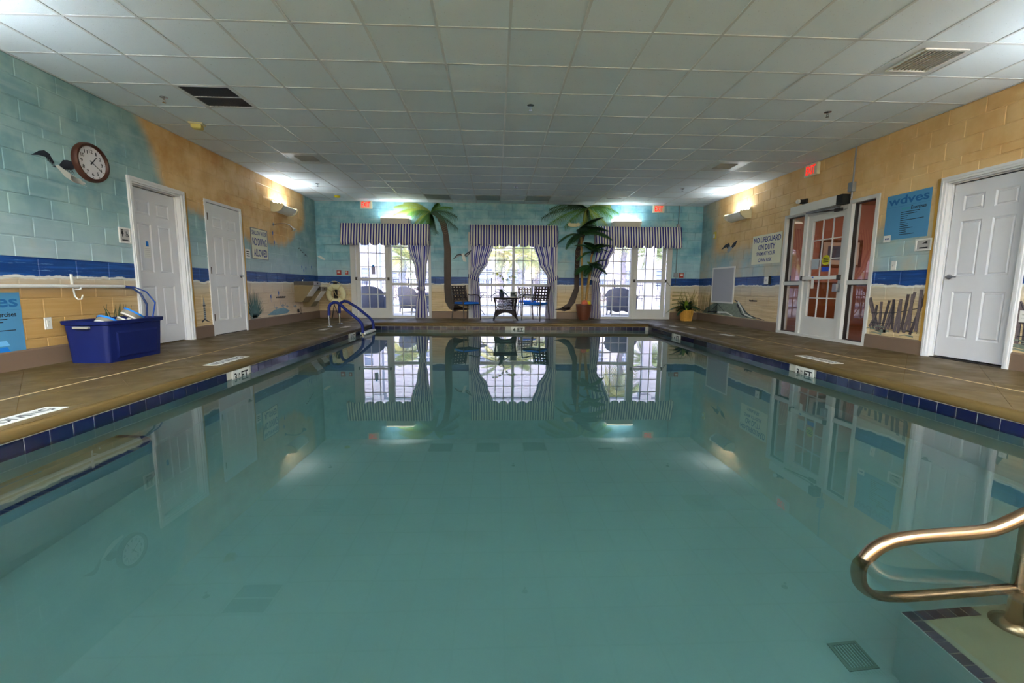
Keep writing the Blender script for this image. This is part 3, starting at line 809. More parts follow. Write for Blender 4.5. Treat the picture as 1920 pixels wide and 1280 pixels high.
# ================================================================== CEILING FITTINGS
def ceil_vent(i, j, kind, label):
    x0, x1, y0, y1 = cell(i, j); cx, cyy = (x0 + x1) / 2, (y0 + y1) / 2; h = TILE / 2 - .006
    t = thing({'return': 'return_grille', 'supply': 'supply_vent', 'diffuser': 'air_diffuser'}[kind], label, 'vent', (cx, cyy, ZC))
    if kind == 'return':
        m_ = MB()
        m_.box(-h, h, -h, -h + .03, -.004, .01); m_.box(-h, h, h - .03, h, -.004, .01); m_.box(-h, -h + .03, -h, h, -.004, .01); m_.box(h - .03, h, -h, h, -.004, .01)
        m_.build('frame', ceil_grid, t)
        MB().box(-h, h, -h, h, .025, .028).build('duct', vent_dark, t)
        MB().box(-h, h, -.008, .008, -.002, .012).build('divider', ceil_grid, t)
        for q in range(36):
            x = -h + .04 + q * (2 * h - .08) / 35
            MB().box(x - .0022, x + .0022, -h + .03, h - .03, .001, .016).build('slat', mat('grille_grey', '#55545a', .5), t)
    elif kind == 'supply':
        v = .19
        m_ = MB()
        m_.box(-h, h, -h, -v, 0, .008); m_.box(-h, h, v, h, 0, .008); m_.box(-h, -v, -v, v, 0, .008); m_.box(v, h, -v, v, 0, .008)
        m_.build('face_panel', ceil_grid, t)
        mb = MB().box(-v - .02, v + .02, -v - .02, -v, -.012, .002); mb.box(-v - .02, v + .02, v, v + .02, -.012, .002); mb.box(-v - .02, -v, -v, v, -.012, .002); mb.box(v, v + .02, -v, v, -.012, .002)
        mb.build('frame', plastic_white, t)
        MB().box(-v, v, -v, v, .06, .065).build('duct', vent_dark, t)
        for q in range(9):
            x = -v + .05 + q * (2 * v - .05) / 9
            m2 = MB().add([(x, -v, -.006), (x + .006, -v, -.006), (x + .014, -v, .012), (x + .008, -v, .012), (x, v, -.006), (x + .006, v, -.006), (x + .014, v, .012), (x + .008, v, .012)],
                          [(0, 1, 2, 3), (4, 5, 6, 7), (0, 1, 5, 4), (1, 2, 6, 5), (2, 3, 7, 6), (3, 0, 4, 7)])
            m2.build('slat', plastic_white, t)
    else:
        m_ = MB(); v = .16
        m_.box(-h, h, -h, -v, 0, .008); m_.box(-h, h, v, h, 0, .008); m_.box(-h, -v, -v, v, 0, .008); m_.box(v, h, -v, v, 0, .008)
        m_.build('face_panel', ceil_grid, t)
        MB().box(-v, v, -v, v, .022, .026).build('duct', mat('diffuser_grey', '#8e95b5', .5), t)
        for q in range(7):
            y = -v + .02 + q * .045
            MB().add([(-v, y, -.012), (v, y, -.012), (v, y + .03, .02), (-v, y + .03, .02), (-v, y + .005, -.012), (v, y + .005, -.012), (v, y + .035, .02), (-v, y + .035, .02)],
                     [(0, 1, 2, 3), (4, 5, 6, 7), (0, 1, 5, 4), (2, 3, 7, 6), (0, 3, 7, 4), (1, 2, 6, 5)]).build('slat', plastic_white, t)
ceil_vent(-6, 2, 'return', 'dark slatted return air grille in the ceiling above the left wall clock')
ceil_vent(6, 0, 'supply', 'large louvred supply vent in the ceiling at the upper right')
ceil_vent(-6, 6, 'diffuser', 'small white louvred ceiling diffuser on the left, over the shower side')
ceil_vent(6, 6, 'diffuser', 'small white louvred ceiling diffuser on the right, near the exit sign')
def sprinkler(x, y, label):
    t = thing('sprinkler_head', label, 'sprinkler', (x, y, ZC), 0, 'ceiling sprinkler heads')
    MB().lathe([(0, 0), (.042, 0), (.042, -.004), (.02, -.012), (.012, -.014), (0, -.014)], 16, (0, 0, -.002)).build('escutcheon', chrome, t, smooth=True)
    MB().lathe([(0, -.012), (.01, -.012), (.01, -.03), (0, -.03)], 10).build('body', chrome, t)
    MB().tube([(-.012, 0, -.03), (-.014, 0, -.045), (0, 0, -.058), (.014, 0, -.045), (.012, 0, -.03)], .003, 6).build('yoke', chrome, t)
    MB().lathe([(0, -.058), (.02, -.058), (.02, -.061), (0, -.061)], 12).build('deflector', chrome, t)
for x, y, l in ((-3.873, 5.54, 'chrome ceiling sprinkler head beside the dark return grille'), (.414, 5.52, 'chrome ceiling sprinkler head at the middle of the ceiling'),
                (4.08, 5.52, 'chrome ceiling sprinkler head right of centre before the red exit sign'), (-3.81, 9.80, 'small far ceiling sprinkler head by the left wall lamp'),
                (.43, 9.80, 'small far ceiling sprinkler head above the middle window'), (4.08, 9.72, 'small far ceiling sprinkler head toward the right wall lamp')):
    sprinkler(x, y, l)
t = thing('ceiling_sensor', 'beige boxy alarm sounder on the ceiling before the left wall', 'alarm', (-4.04, 6.36, ZC), .25)
MB().box(-.085, .085, -.07, .07, -.022, -.005).build('base', cream, t, bevel=.005); MB().taper(-.06, .06, -.05, .05, 0, .06, .012).build('cover', yellow_pl if False else mat('beige_yellow', '#c2b36a', .45), t)
t.children[-1].rotation_euler = (PI / 2, 0, 0); t.children[-1].location = (0, 0, -.08)
t = thing('smoke_detector', 'yellow capped smoke detector on the ceiling in the far left corner', 'detector', (-3.82, 11.0, ZC))
MB().lathe([(0, -.004), (.075, -.004), (.075, -.015), (0, -.015)], 18).build('base', plastic_white, t, smooth=True); MB().lathe([(.068, -.015), (.066, -.04), (.045, -.055), (0, -.057)], 18).build('dust_cap', yellow_pl, t, smooth=True)
def slot(x, y, w, d, label):
    t = thing('ceiling_slot_vent', label, 'vent', (x, y, ZC)); MB().box(-w, w, -d, d, -.006, .0).build('frame', ceil_grid, t); MB().box(-w + .02, w - .02, -d + .02, d - .02, -.007, -.005).build('opening', mat('slot_grey', '#83868c', .6), t)
slot(2.87, 10.85, .2, .07, 'narrow grey slot vent in the ceiling over the right window')
def panel_light(i, j, label):
    x0, x1, y0, y1 = cell(i, j); t = thing('ceiling_light_panel', label, 'light', ((x0 + x1) / 2, (y0 + y1) / 2, ZC))
    MB().box(-.29, .29, -.29, .29, -.008, -.0045).build('frame', grey_metal, t); MB().box(-.26, .26, -.26, .26, -.0095, -.008).build('lens', mat('unlit_lens', '#8f9598', .3), t)
panel_light(-3, 11, 'unlit square ceiling light over the left painted palm'); panel_light(-1, 11, 'unlit square ceiling light left of the middle valance')
panel_light(1, 11, 'unlit square ceiling light above the potted palm')

# ================================================================== WALL FITTINGS
exit_e = emat('exit_red', '#ff1c10', .9)
def exit_sign(side, s, z, label, w=.30, h=.19):
    t = wthing('exit_sign', label, 'sign', side, s, z, 'red exit signs')
    MB().box(-w / 2, w / 2, -.06, -.002, -h / 2, h / 2).build('housing', sign_cream, t, bevel=.006)
    text('EXIT', -w * .36, w * .36, -h * .36, h * .36, exit_e, t, y=-.0615)
    MB().box(-.03, .03, -.05, -.015, h / 2, h / 2 + .012).build('canopy', plastic_white, t)
    return t
exit_sign('B', -3.325, 2.905, 'red lettered exit sign over the left window on the far wall')
exit_sign('B', 4.28, 2.905, 'red lettered exit sign over the right window on the far wall')
exit_sign('R', 7.645, 2.885, 'red lettered exit sign on the right wall above the glass entrance', .31, .2)

# clock
t = wthing('wall_clock', 'round brown rimmed wall clock high on the left wall over a painted gull', 'clock', 'L', 5.36, 2.205)
MB().lathe([(.0, -.001), (.215, -.001), (.218, -.03), (.205, -.058), (.187, -.06), (.176, -.045), (.174, -.03), (0, -.03)], 48, (0, 0, 0), 'y').build('rim', mat('clock_brown', '#3c2119', .4), t, smooth=True)
MB().lathe([(0, -.0305), (.176, -.0305), (.176, -.034), (0, -.034)], 48, (0, 0, 0), 'y').build('dial', mat('dial_white', '#cfccd0', .4, var=.01), t)
for k in range(1, 13):
    a = PI / 2 - k * PI / 6; x, z = .125 * math.cos(a), .125 * math.sin(a); w = .013 if k < 10 else .021
    text(str(k), x - w + (.006 if k == 1 else 0), x + w - (.006 if k == 1 else 0), z - .02, z + .02, print_black, t, y=-.0345, name='numeral')
for k in range(60):
    if k % 5 == 0:
        a = k * PI / 30; x, z = .162 * math.cos(a), .162 * math.sin(a)
        MB().box(x - .004, x + .004, -.0348, -.034, z - .004, z + .004).build('minute_mark', print_black, t)
for nm, a, l, w in (('hour_hand', PI / 2 - 1.36 * PI / 6, .095, .006), ('minute_hand', PI / 2 - 20.5 * PI / 30, .135, .004)):
    c, s_ = math.cos(a), math.sin(a)
    pl = [(-.03 * c - w * s_, -.03 * s_ + w * c), (-.03 * c + w * s_, -.03 * s_ - w * c), (l * c + w * .5 * s_, l * s_ - w * .5 * c), (l * c - w * .5 * s_, l * s_ + w * .5 * c)]
    MB().prism(pl, -.040, -.037).build(nm, print_black, t)
MB().lathe([(0, -.036), (.008, -.036), (.008, -.044), (0, -.044)], 12, (0, 0, 0), 'y').build('hub', print_black, t)

def plate_sign(nm, label, side, s, z, w, h, lines, m=sign_cream, tm=sign_navy, frame=None, cat='sign'):
    t = wthing(nm, label, cat, side, s, z)
    MB().box(-w / 2, w / 2, -.006, -.001, -h / 2, h / 2).build('plate', m, t)
    if frame: MB().frame(-w / 2 - .004, w / 2 + .004, -h / 2 - .004, h / 2 + .004, .012, -.012, -.001).build('frame', frame, t)
    for st, x0, x1, z0, z1 in lines:
        text(st, x0 * w / 2, x1 * w / 2, z0 * h / 2, z1 * h / 2, tm, t, y=-.0068)
    return t
plate_sign('warning_sign', 'cream sign reading SHALLOW WATER NO DIVING ALLOWED in navy letters', 'L', 8.91, 1.635, .60, .58,
           [('SHALLOW WATER', -.86, .88, .56, .86), ('NO DIVING', -.84, .88, -.12, .38), ('ALLOWED', -.74, .88, -.84, -.34)], frame=mat('frame_grey', '#6f7076', .4, .3))
plate_sign('warning_sign', 'cream sign reading NO LIFEGUARD ON DUTY SWIM AT YOUR OWN RISK', 'R', 8.82, 1.645, .96, .59,
           [('NO LIFEGUARD', -.9, .93, .48, .86), ('ON DUTY', -.55, .6, -.04, .34), ('SWIM AT YOUR', -.66, .62, -.42, -.16), ('OWN RISK', -.5, .44, -.86, -.6)])
# restroom sign with figures
def pictogram(t, x, z, k):
    MB().lathe([(0, -.009), (.008 * k, -.009), (.008 * k, -.0095), (0, -.0095)], 12, (x, 0, z + .034 * k), 'y').build('figure_head', print_black, t)
    MB().prism([(x - .006 * k, z + .026 * k), (x + .006 * k, z + .026 * k), (x + .016 * k, z - .01 * k), (x + .005 * k, z - .01 * k), (x + .005 * k, z - .035 * k), (x - .005 * k, z - .035 * k), (x - .005 * k, z - .01 * k), (x - .016 * k, z - .01 * k)], -.0095, -.0085).build('figure', print_black, t)
t = wthing('restroom_sign', 'small framed restroom sign with woman and wheelchair figures beside the door', 'sign', 'L', 5.745, 1.44)
MB().box(-.075, .075, -.008, -.001, -.085, .085).build('plate', sign_grey, t); MB().frame(-.085, .085, -.095, .095, .016, -.016, -.001).build('frame', plastic_white, t)
pictogram(t, -.035, .025, 1.2)
MB().lathe([(.012, -.009), (.017, -.009), (.017, -.0095), (.012, -.0095), (.012, -.009)], 16, (.03, 0, .0), 'y').build('wheel', print_black, t)
MB().tube([(.022, -.009, .05), (.024, -.009, .02), (.042, -.009, .018), (.052, -.009, -.012)], .0035, 6).build('wheelchair_figure', print_black, t)
MB().box(-.045, .045, -.0095, -.0085, -.065, -.052).build('braille_line', print_black, t)
t = wthing('room_sign', 'small white plate with dark lines beside the bronze hinged door', 'sign', 'L', 8.47, 1.42)
MB().box(-.075, .075, -.012, -.001, -.085, .085).build('plate', plastic_white, t, bevel=.003)
for q in range(3): MB().box(-.05, .05, -.0128, -.012, -.05 + q * .04, -.03 + q * .04).build('printed_line', print_black, t)
t = wthing('room_sign', 'framed grey plate with a dark emblem beside the right white door', 'sign', 'R', 5.50, 1.415)
MB().box(-.095, .095, -.008, -.001, -.062, .062).build('plate', sign_grey, t); MB().frame(-.108, .108, -.075, .075, .018, -.02, -.001).build('frame', plastic_white, t)
MB().prism([(-.035, .005), (.03, .042), (.05, .03), (.038, .022), (.05, .012), (.03, .012), (.01, .016)], -.0095, -.0085).build('emblem', print_black, t)
MB().box(-.055, .055, -.0095, -.0085, -.045, -.03).build('printed_line', print_black, t)
t = wthing('card_sign', 'tiny white card at the lower corner of the blue exercise poster', 'sign', 'R', 6.04, 1.545, out=.01)
MB().box(-.055, .055, -.004, 0, -.045, .045).build('card', plastic_white, t); MB().box(-.03, -.004, -.0048, -.004, -.012, .008).build('printed_mark', sign_navy, t); MB().box(.002, .03, -.0048, -.004, -.012, .008).build('printed_mark', sign_navy, t)

# exercise posters
def poster(side, s, z, label, w=.63, h=.605, photo=False, out=0.0):
    t = wthing('exercise_poster', label, 'poster', side, s, z, None, out)
    MB().box(-w / 2, w / 2, -.008, -.001, -h / 2, h / 2).build('sheet', poster_blue, t)
    text('wdves', -w * .46, w * .46, h * .27, h * .46, poster_deep, t, y=-.0088)
    MB().box(-w * .48, w * .48, -.0088, -.008, h * .225, h * .228).build('rule', poster_deep, t)
    x0 = -w * .13
    text('waves', x0, x0 + w * .2, h * .13, h * .185, mat('poster_teal', '#3f8c9a', .4), t, y=-.0088)
    text('Exercises', x0 + w * .22, w * .42, h * .12, h * .195, print_black, t, y=-.0088)
    for q, l in enumerate((.42, .36, .16, .15, .52, .13, .18, .2, .30, .15, .16, .34)):
        zz = h * (.075 - .044 * q)
        if photo and q > 6: break
        MB().box(x0, x0 + w * l, -.0088, -.008, zz, zz + h * .014).build('printed_line', print_black, t)
    if photo:
        for q in range(2):
            MB().prism([(w * .05, -h * (.26 + .1 * q)), (w * .24, -h * (.25 + .1 * q)), (w * .28, -h * (.33 + .1 * q)), (w * .02, -h * (.34 + .1 * q))], -.0092, -.008).build('printed_towel', foam_blue if q else mat('towel_blue', '#6fb4ea', .5), t)
        MB().box(w * .30, w * .38, -.0088, -.008, -h * .46, -h * .445).build('printed_line', print_black, t)
    return t
poster('R', 5.79, 1.825, 'blue waves exercises poster on the right wall between the glass entrance and white door')
poster('L', 4.125, .445, 'blue waves exercises poster low on the left wall beside the outlet', photo=True)

def outlet(side, s, z, label, kind='outlet'):
    t = wthing('wall_outlet' if kind == 'outlet' else 'light_switch', label, kind if kind == 'outlet' else 'switch', side, s, z)
    MB().taper(-.038, .038, -.062, .062, -.008, -.001, .004).build('cover_plate', plastic_white, t)
    if kind == 'outlet':
        MB().box(-.017, .017, -.012, -.008, -.034, .034).build('receptacle', plastic_white, t)
        for q in (-.018, .018):
            for x in (-.006, .006): MB().box(x - .0012, x + .0012, -.0126, -.012, q - .005, q + .005).build('slot', print_black, t)
    else: MB().box(-.006, .006, -.02, -.008, -.012, .012).build('toggle', sign_grey, t)
outlet('L', 4.685, .425, 'white wall outlet between the poster and the blue tub')
outlet('R', 5.90, 1.17, 'white switch plate under the exercise poster', 'switch')
outlet('R', 4.33, .57, 'white wall outlet at the right frame edge past the white door')
t = wthing('door_button', 'white door release button box left of the glass entrance', 'button', 'R', 8.66, 1.01)
MB().box(-.075, .075, -.05, -.001, -.085, .085).build('box', black, t, bevel=.004); MB().box(-.065, .065, -.056, -.05, -.075, .075).build('button_plate', plastic_white, t)
text('A', -.015, .015, -.02, .03, sign_navy, t, y=-.0568)
t = wthing('thermostat', 'small yellow and white wall sensor on the right wall by the far corner', 'sensor', 'R', 10.95, 2.16)
MB().box(-.05, .05, -.03, -.001, -.085, .085).build('body', mat('sensor_yellow', '#c9b14a', .45), t, bevel=.004); MB().box(-.04, .03, -.036, -.03, -.06, .03).build('cover', plastic_white, t)
t = wthing('security_camera', 'small white and black camera on the tan wall above the glass entrance', 'camera', 'R', 7.77, 2.37)
MB().box(-.05, .05, -.03, -.001, -.055, .055).build('mount', dark_metal, t); MB().lathe([(0, -.03), (.04, -.03), (.04, -.10), (.032, -.11), (0, -.11)], 16, (-.02, 0, .01), 'y').build('body', black, t, smooth=True)
MB().lathe([(0, -.11), (.036, -.11), (.036, -.15), (.02, -.16), (0, -.16)], 16, (-.02, 0, .01), 'y').build('lens_hood', plastic_white, t, smooth=True)
# door operator
t = wthing('door_operator', 'white box door operator with folding arm over the glass entrance', 'door closer', 'R', 7.265, 2.24, out=.013)
MB().box(-.70, .38, -.13, 0, -.08, .065).build('cover', plastic_white, t, bevel=.004); MB().box(.38, .50, -.13, 0, -.08, .065).build('end_cap', black, t, bevel=.004)
MB().tube([(.40, -.09, -.09), (.40, -.09, -.12)], .02, 10).build('spindle', dark_metal, t)
MB().tube([(.40, -.09, -.115), (-.30, -.11, -.10)], .011, 8).build('arm', grey_metal, t); MB().tube([(-.30, -.11, -.10), (.30, -.03, -.14)], .011, 8).build('arm', dark_metal, t)
MB().box(.26, .40, -.055, -.016, -.17, -.12).build('shoe', dark_metal, t)
# conduits
t = wthing('electrical_conduit', 'grey conduit running down from the ceiling to the door operator', 'conduit', 'R', 6.735, 0)
MB().tube([(0, -.02, 3.0), (0, -.02, 2.47)], .012, 8).build('pipe', grey_metal, t); MB().box(-.045, .045, -.06, 0, 2.33, 2.47).build('junction_box', grey_metal, t, bevel=.004)
MB().tube([(0, -.02, 2.33), (.0, -.02, 2.22)], .012, 8).build('pipe', grey_metal, t)
t = wthing('electrical_conduit', 'grey conduit with junction boxes on the far wall right of the valance', 'conduit', 'B', 4.84, 0)
MB().tube([(0, -.02, 3.0), (0, -.02, 2.5)], .013, 8).build('pipe', mat('conduit_teal', '#5c7078', .45, .2), t); MB().box(-.045, .045, -.05, 0, 2.40, 2.52).build('junction_box', grey_metal, t, bevel=.004)
MB().tube([(0, -.02, 2.40), (0, -.02, 1.25)], .013, 8).build('pipe', MATS['conduit_teal'], t); MB().box(-.055, .055, -.05, 0, 1.13, 1.25).build('junction_box', grey_metal, t, bevel=.004)
MB().tube([(.0, -.03, 1.13), (-.01, -.05, .98), (-.09, -.06, .90), (-.18, -.06, .92), (-.24, -.06, 1.0)], .006, 8).build('flexible_cable', dark_metal, t, smooth=True)
def pull(s, label, w=.11, h=.125, cat='alarm'):
    t = wthing('fire_alarm', label, cat, 'B', s, 1.185); MB().box(-w / 2, w / 2, -.04, -.001, -h / 2, h / 2).build('box', red_pl, t, bevel=.005)
    MB().box(-w * .3, w * .3, -.05, -.04, -.02, .012).build('pull_handle', plastic_white, t, bevel=.003); MB().box(-w * .3, w * .3, -.042, -.04, .028, .045).build('printed_band', sign_cream, t)
pull(-4.085, 'larger red box left of the left exit door frame, over the life ring'); pull(-3.885, 'smaller red box just beside the left exit door frame', .07, .1); pull(4.99, 'red fire alarm pull station right of the right exit door')
t = wthing('emergency_light', 'twin head emergency light above the potted palm', 'light', 'B', 2.04, 2.465)
MB().box(-.09, .09, -.06, -.001, -.045, .045).build('housing', cream, t, bevel=.008)
for q in (-1, 1): MB().lathe([(0, 0), (.04, 0), (.05, -.05), (.046, -.055), (0, -.055)], 16, (q * .115, -.045, .005), 'y').build('lamp_head', cream, t, smooth=True)
# access panel
t = wthing('access_panel', 'large white framed mesh panel on the right wall beside the leafy plant', 'panel', 'R', 10.425, .925)
MB().frame(-.515, .515, -.43, .43, .035, -.022, -.001).build('frame', plastic_white, t); MB().box(-.48, .48, -.012, -.001, -.395, .395).build('mesh_sheet', mat('mesh_grey', '#a3a3ab', .5, var=.05, scale=80), t)
for q in range(24): MB().box(-.48, .48, -.016, -.012, -.39 + q * .0335, -.382 + q * .0335).build('slat', MATS['mesh_grey'], t)
def pegs(side, s, z, n, label):
    t = wthing('wall_hooks', label, 'hook', side, s, z); MB().box(-.06 * n, .06 * n, -.012, -.001, -.015, .015).build('rail', dark_metal, t)
    for q in range(n): MB().tube([((q - (n - 1) / 2) * .1, -.01, 0), ((q - (n - 1) / 2) * .1, -.05, -.005), ((q - (n - 1) / 2) * .1, -.06, .02)], .011, 8).build('peg', black, t)
pegs('L', 9.62, .585, 3, 'row of three dark pegs on the left wall before the drinking fountain'); pegs('R', 9.12, .585, 2, 'pair of dark knobs on the right wall below the lifeguard sign')
# shower head
t = wthing('shower_head', 'chrome shower head on a bent arm on the left wall', 'shower', 'L', 9.50, 2.10)
MB().lathe([(0, -.001), (.035, -.001), (.035, -.008), (.014, -.02), (0, -.02)], 16, (0, 0, 0), 'y').build('flange', chrome, t, smooth=True)
MB().tube([(0, -.01, 0), (.0, -.16, .02), (0, -.25, .02), (0, -.33, -.01), (0, -.38, -.05)], .012, 10).build('arm', chrome, t, smooth=True)
hd = MB().lathe([(0, .02), (.016, .02), (.02, -.01), (.045, -.05), (.045, -.062), (0, -.064)], 18).build('rose', chrome, t, smooth=True); hd.location = (0, -.385, -.065); hd.rotation_euler = (-.6, 0, 0)
# horizontal pole on hooks
t = wthing('skimmer_pole', 'long white pole hung level on the left wall above the blue tub', 'pole', 'L', 4.6, .808, out=.055)
MB().tube([(-2.2, 0, 0), (1.0, 0, 0)], .019, 12).build('tube', plastic_white, t)
MB().tube([(.98, 0, 0), (1.03, 0, 0)], .012, 8).build('tip', sign_navy, t)
t = wthing('pole_hook', 'white curved utility hook carrying the pole over the blue tub', 'hook', 'L', 4.99, .80)
MB().tube([(0, -.008, .13), (0, -.012, -.02), (.0, -.02, -.10), (0, -.05, -.135), (0, -.09, -.13), (0, -.105, -.085)], .008, 8).build('hook', plastic_white, t, smooth=True); MB().box(-.012, .012, -.012, -.001, .02, .14).build('back_plate', plastic_white, t)
MB().tube([(0, -.03, -.025), (0, -.06, -.026), (0, -.09, -.022), (0, -.098, .0)], .008, 8).build('cradle', plastic_white, t, smooth=True)
t = thing('pool_hose', 'pair of blue cords looping from the pole end into the blue tub', 'hose', (XL, 5.62, .8))
MB().tube([(.055, -.01, .008), (.08, .1, .0), (.13, .22, -.06), (.19, .27, -.2), (.25, .13, -.38), (.30, -.02, -.52)], .0085, 8).build('cord', mat('cord_blue', '#1c3f8c', .5), t, smooth=True)
MB().tube([(.055, -.01, -.004), (.09, .05, -.01), (.14, .11, -.08), (.20, .12, -.22), (.26, .02, -.40), (.29, -.12, -.54)], .0125, 8).build('cord', mat('cord_dark', '#182a55', .5), t, smooth=True)
# drinking fountain pair
t = wthing('drinking_fountain', 'two level stainless drinking fountain in the far left corner', 'fountain', 'L', 10.55, 0)
def unit(x0, x1, z, dep):
    mb = MB(); mb.box(x0, x1, -dep, -.001, z - .09, z); b = mb.build('basin', steel_basin, t, bevel=.012)
    MB().box(x0 + .03, x1 - .03, -dep + .03, -.04, z, z + .006).build('basin_rim', chrome, b)
    MB().tube([(x1 - .10, -.08, z), (x1 - .10, -.08, z + .05), (x1 - .12, -.12, z + .07)], .011, 8).build('spout', chrome, b)
    MB().lathe([(0, 0), (.018, 0), (.018, -.012), (0, -.012)], 12, ((x0 + x1) / 2, -dep - .001, z - .045), 'y').build('push_button', black, b)
    m2 = MB(); m2.add([(x0 + .015, -.002, z - .09), (x1 - .015, -.002, z - .09), (x1 - .015, -.002, z - .48), (x0 + .015, -.002, z - .48), (x0 + .015, -dep + .02, z - .09), (x1 - .015, -dep + .02, z - .09), (x1 - .015, -.17, z - .48), (x0 + .015, -.17, z - .48)],
                    [(0, 1, 2, 3), (4, 5, 6, 7), (0, 1, 5, 4), (1, 2, 6, 5), (2, 3, 7, 6), (3, 0, 4, 7)])
    m2.build('cabinet', beige_metal, t)
    m3 = MB(); m3.add([(x0 + .03, -dep + .014, z - .10), (x1 - .03, -dep + .014, z - .10), (x1 - .03, -.178, z - .46), (x0 + .03, -.178, z - .46), (x0 + .03, -dep + .02, z - .10), (x1 - .03, -dep + .02, z - .10), (x1 - .03, -.172, z - .46), (x0 + .03, -.172, z - .46)],
                    [(0, 1, 2, 3), (4, 5, 6, 7), (0, 1, 5, 4), (1, 2, 6, 5), (2, 3, 7, 6), (3, 0, 4, 7)])
    m3.build('front_panel', plastic_white, t)
unit(-.27, .13, .935, .46); unit(.16, .52, .81, .46)
MB().box(-.10, -.06, -.46, -.44, .935, .985).build('cup_tag', yellow_pl, t) if False else None
t = thing('power_cord', 'black cord hanging in a loop from a plug below the drinking fountain', 'cord', (XL, 10.47, .24))
MB().box(.002, .03, -.07, -.02, -.03, .05).build('plug', black, t, bevel=.003)
MB().tube([(.03, -.045, .0), (.05, -.03, -.02), (.05, .0, -.07), (.045, .04, -.04), (.03, .05, .06), (.04, .03, .09)], .005, 6).build('cord', black, t, smooth=True)
# life ring on its hook
t = wthing('life_ring', 'cream life ring hanging on the far wall left of the exit door', 'life ring', 'B', -4.17, .625)
mb = MB(); n1, n2 = 40, 14
for i in range(n1):
    a = 2 * PI * i / n1
    for k in range(n2):
        b = 2 * PI * k / n2; r = .19 + .068 * math.cos(b); mb.v.append((r * math.cos(a), -.065 + .055 * math.sin(b), r * math.sin(a)))
        mb.f.append((i * n2 + k, i * n2 + (k + 1) % n2, ((i + 1) % n1) * n2 + (k + 1) % n2, ((i + 1) % n1) * n2 + k))
mb.build('ring', ring_cream, t, smooth=True)
for q in range(4):
    a = PI / 4 + .2 + q * PI / 2
    m2 = MB(); 
    for k in range(13):
        b = 2 * PI * k / 12
        for da in (-.09, .09):
            r = .19 + .072 * math.cos(b); m2.v.append((r * math.cos(a + da), -.065 + .059 * math.sin(b), r * math.sin(a + da)))
        if k: m2.f.append((2 * k - 2, 2 * k - 1, 2 * k + 1, 2 * k))
    m2.build('band', rope_m, t, smooth=True)
rp = []
for q in range(33):
    a = PI / 4 + .2 + q * PI / 16; r = .285 + .05 * abs(math.sin(2 * (a - PI / 4 - .2))) ; rp.append((r * math.cos(a), -.08, r * math.sin(a)))
MB().tube(rp, .007, 6).build('grab_rope', rope_m, t, smooth=True)
MB().tube([(-.08, -.125, .2), (-.02, -.135, .1), (.02, -.135, -.02), (.12, -.125, -.06), (.2, -.125, -.08)], .008, 6).build('throw_rope', rope_m, t, smooth=True)
t = wthing('ring_bracket', 'dark bracket and straps holding the life ring on the far wall', 'bracket', 'B', -4.20, .62)
MB().box(-.05, .05, -.012, -.001, -.1, .33).build('back_plate', dark_metal, t)
for x in (-.03, .0, .03): MB().tube([(x, -.01, .30), (x, -.05, .22), (x + .01, -.03, .0), (x + .02, -.03, -.16)], .006, 6).build('strap', black, t)
t = thing('rescue_stand', 'thin black tripod stand behind the blue pool ladder', 'stand', (-4.13, 11.35, 0))
for a in (.4, 2.5, 4.6): MB().tube([(0, 0, .36), (.12 * math.cos(a), .12 * math.sin(a), .01)], .009, 6).build('leg', black, t)
MB().tube([(0, 0, .34), (0, .02, .42)], .012, 8).build('post', black, t)
t = thing('paper_note', 'white paper note stuck with blue tape on the restroom door', 'note', (XL - .0855, 6.205, 1.30), PI / 2)
MB().box(-.06, .055, -.002, -.0005, -.11, .06).build('sheet', plastic_white, t); MB().box(-.02, .025, -.0035, -.002, .045, .115).build('tape', foam_blue, t)
for q in range(5): MB().box(-.045, .04, -.0026, -.002, -.085 + q * .025, -.081 + q * .025).build('printed_line', sign_grey, t)
t = thing('paper_note', 'white paper note with blue tape on the glass of the left exit door', 'note', (-3.215, YB + .046, 1.28))
MB().box(-.05, .05, -.002, 0, -.13, .08).build('sheet', mat('note_lilac', '#a79fb8', .7), t); MB().box(-.025, .025, -.004, -.002, .06, .12).build('tape', foam_blue, t)
t = wthing('paper_notice', 'white paper notice on the glass of the entrance door', 'notice', 'R', 7.45, 1.27, out=-.035)
MB().box(-.085, .085, -.004, -.001, -.09, .09).build('sheet', mat('paper_grey', '#a9b1ba', .7), t)
t = wthing('paper_notice', 'yellow round warning sticker on the entrance door glass', 'sticker', 'R', 7.21, 1.325, out=-.035)
MB().lathe([(0, -.001), (.085, -.001), (.085, -.004), (0, -.004)], 24, (0, 0, 0), 'y').build('disc', mat('sticker_yellow', '#c4bf1e', .5), t)
for q in (-.03, 0, .03): MB().box(-.06, .06, -.0046, -.004, q - .006, q + .006).build('printed_line', print_black, t)
t = wthing('paper_notice', 'small blue sticker below the yellow one on the entrance door', 'sticker', 'R', 7.21, 1.175, out=-.035)
MB().box(-.08, .08, -.004, -.001, -.038, .038).build('sheet', mat('sticker_blue', '#2245b5', .5), t)
t = wthing('hanging_tag', 'white paper tag hanging from the entrance door push bar', 'tag', 'R', 7.36, 1.0, out=.052)
MB().box(-.035, .035, -.003, 0, -.15, .06).build('sheet', plastic_white, t); MB().box(-.025, .015, -.0036, -.003, .03, .05).build('printed_mark', MATS['sticker_blue'], t)
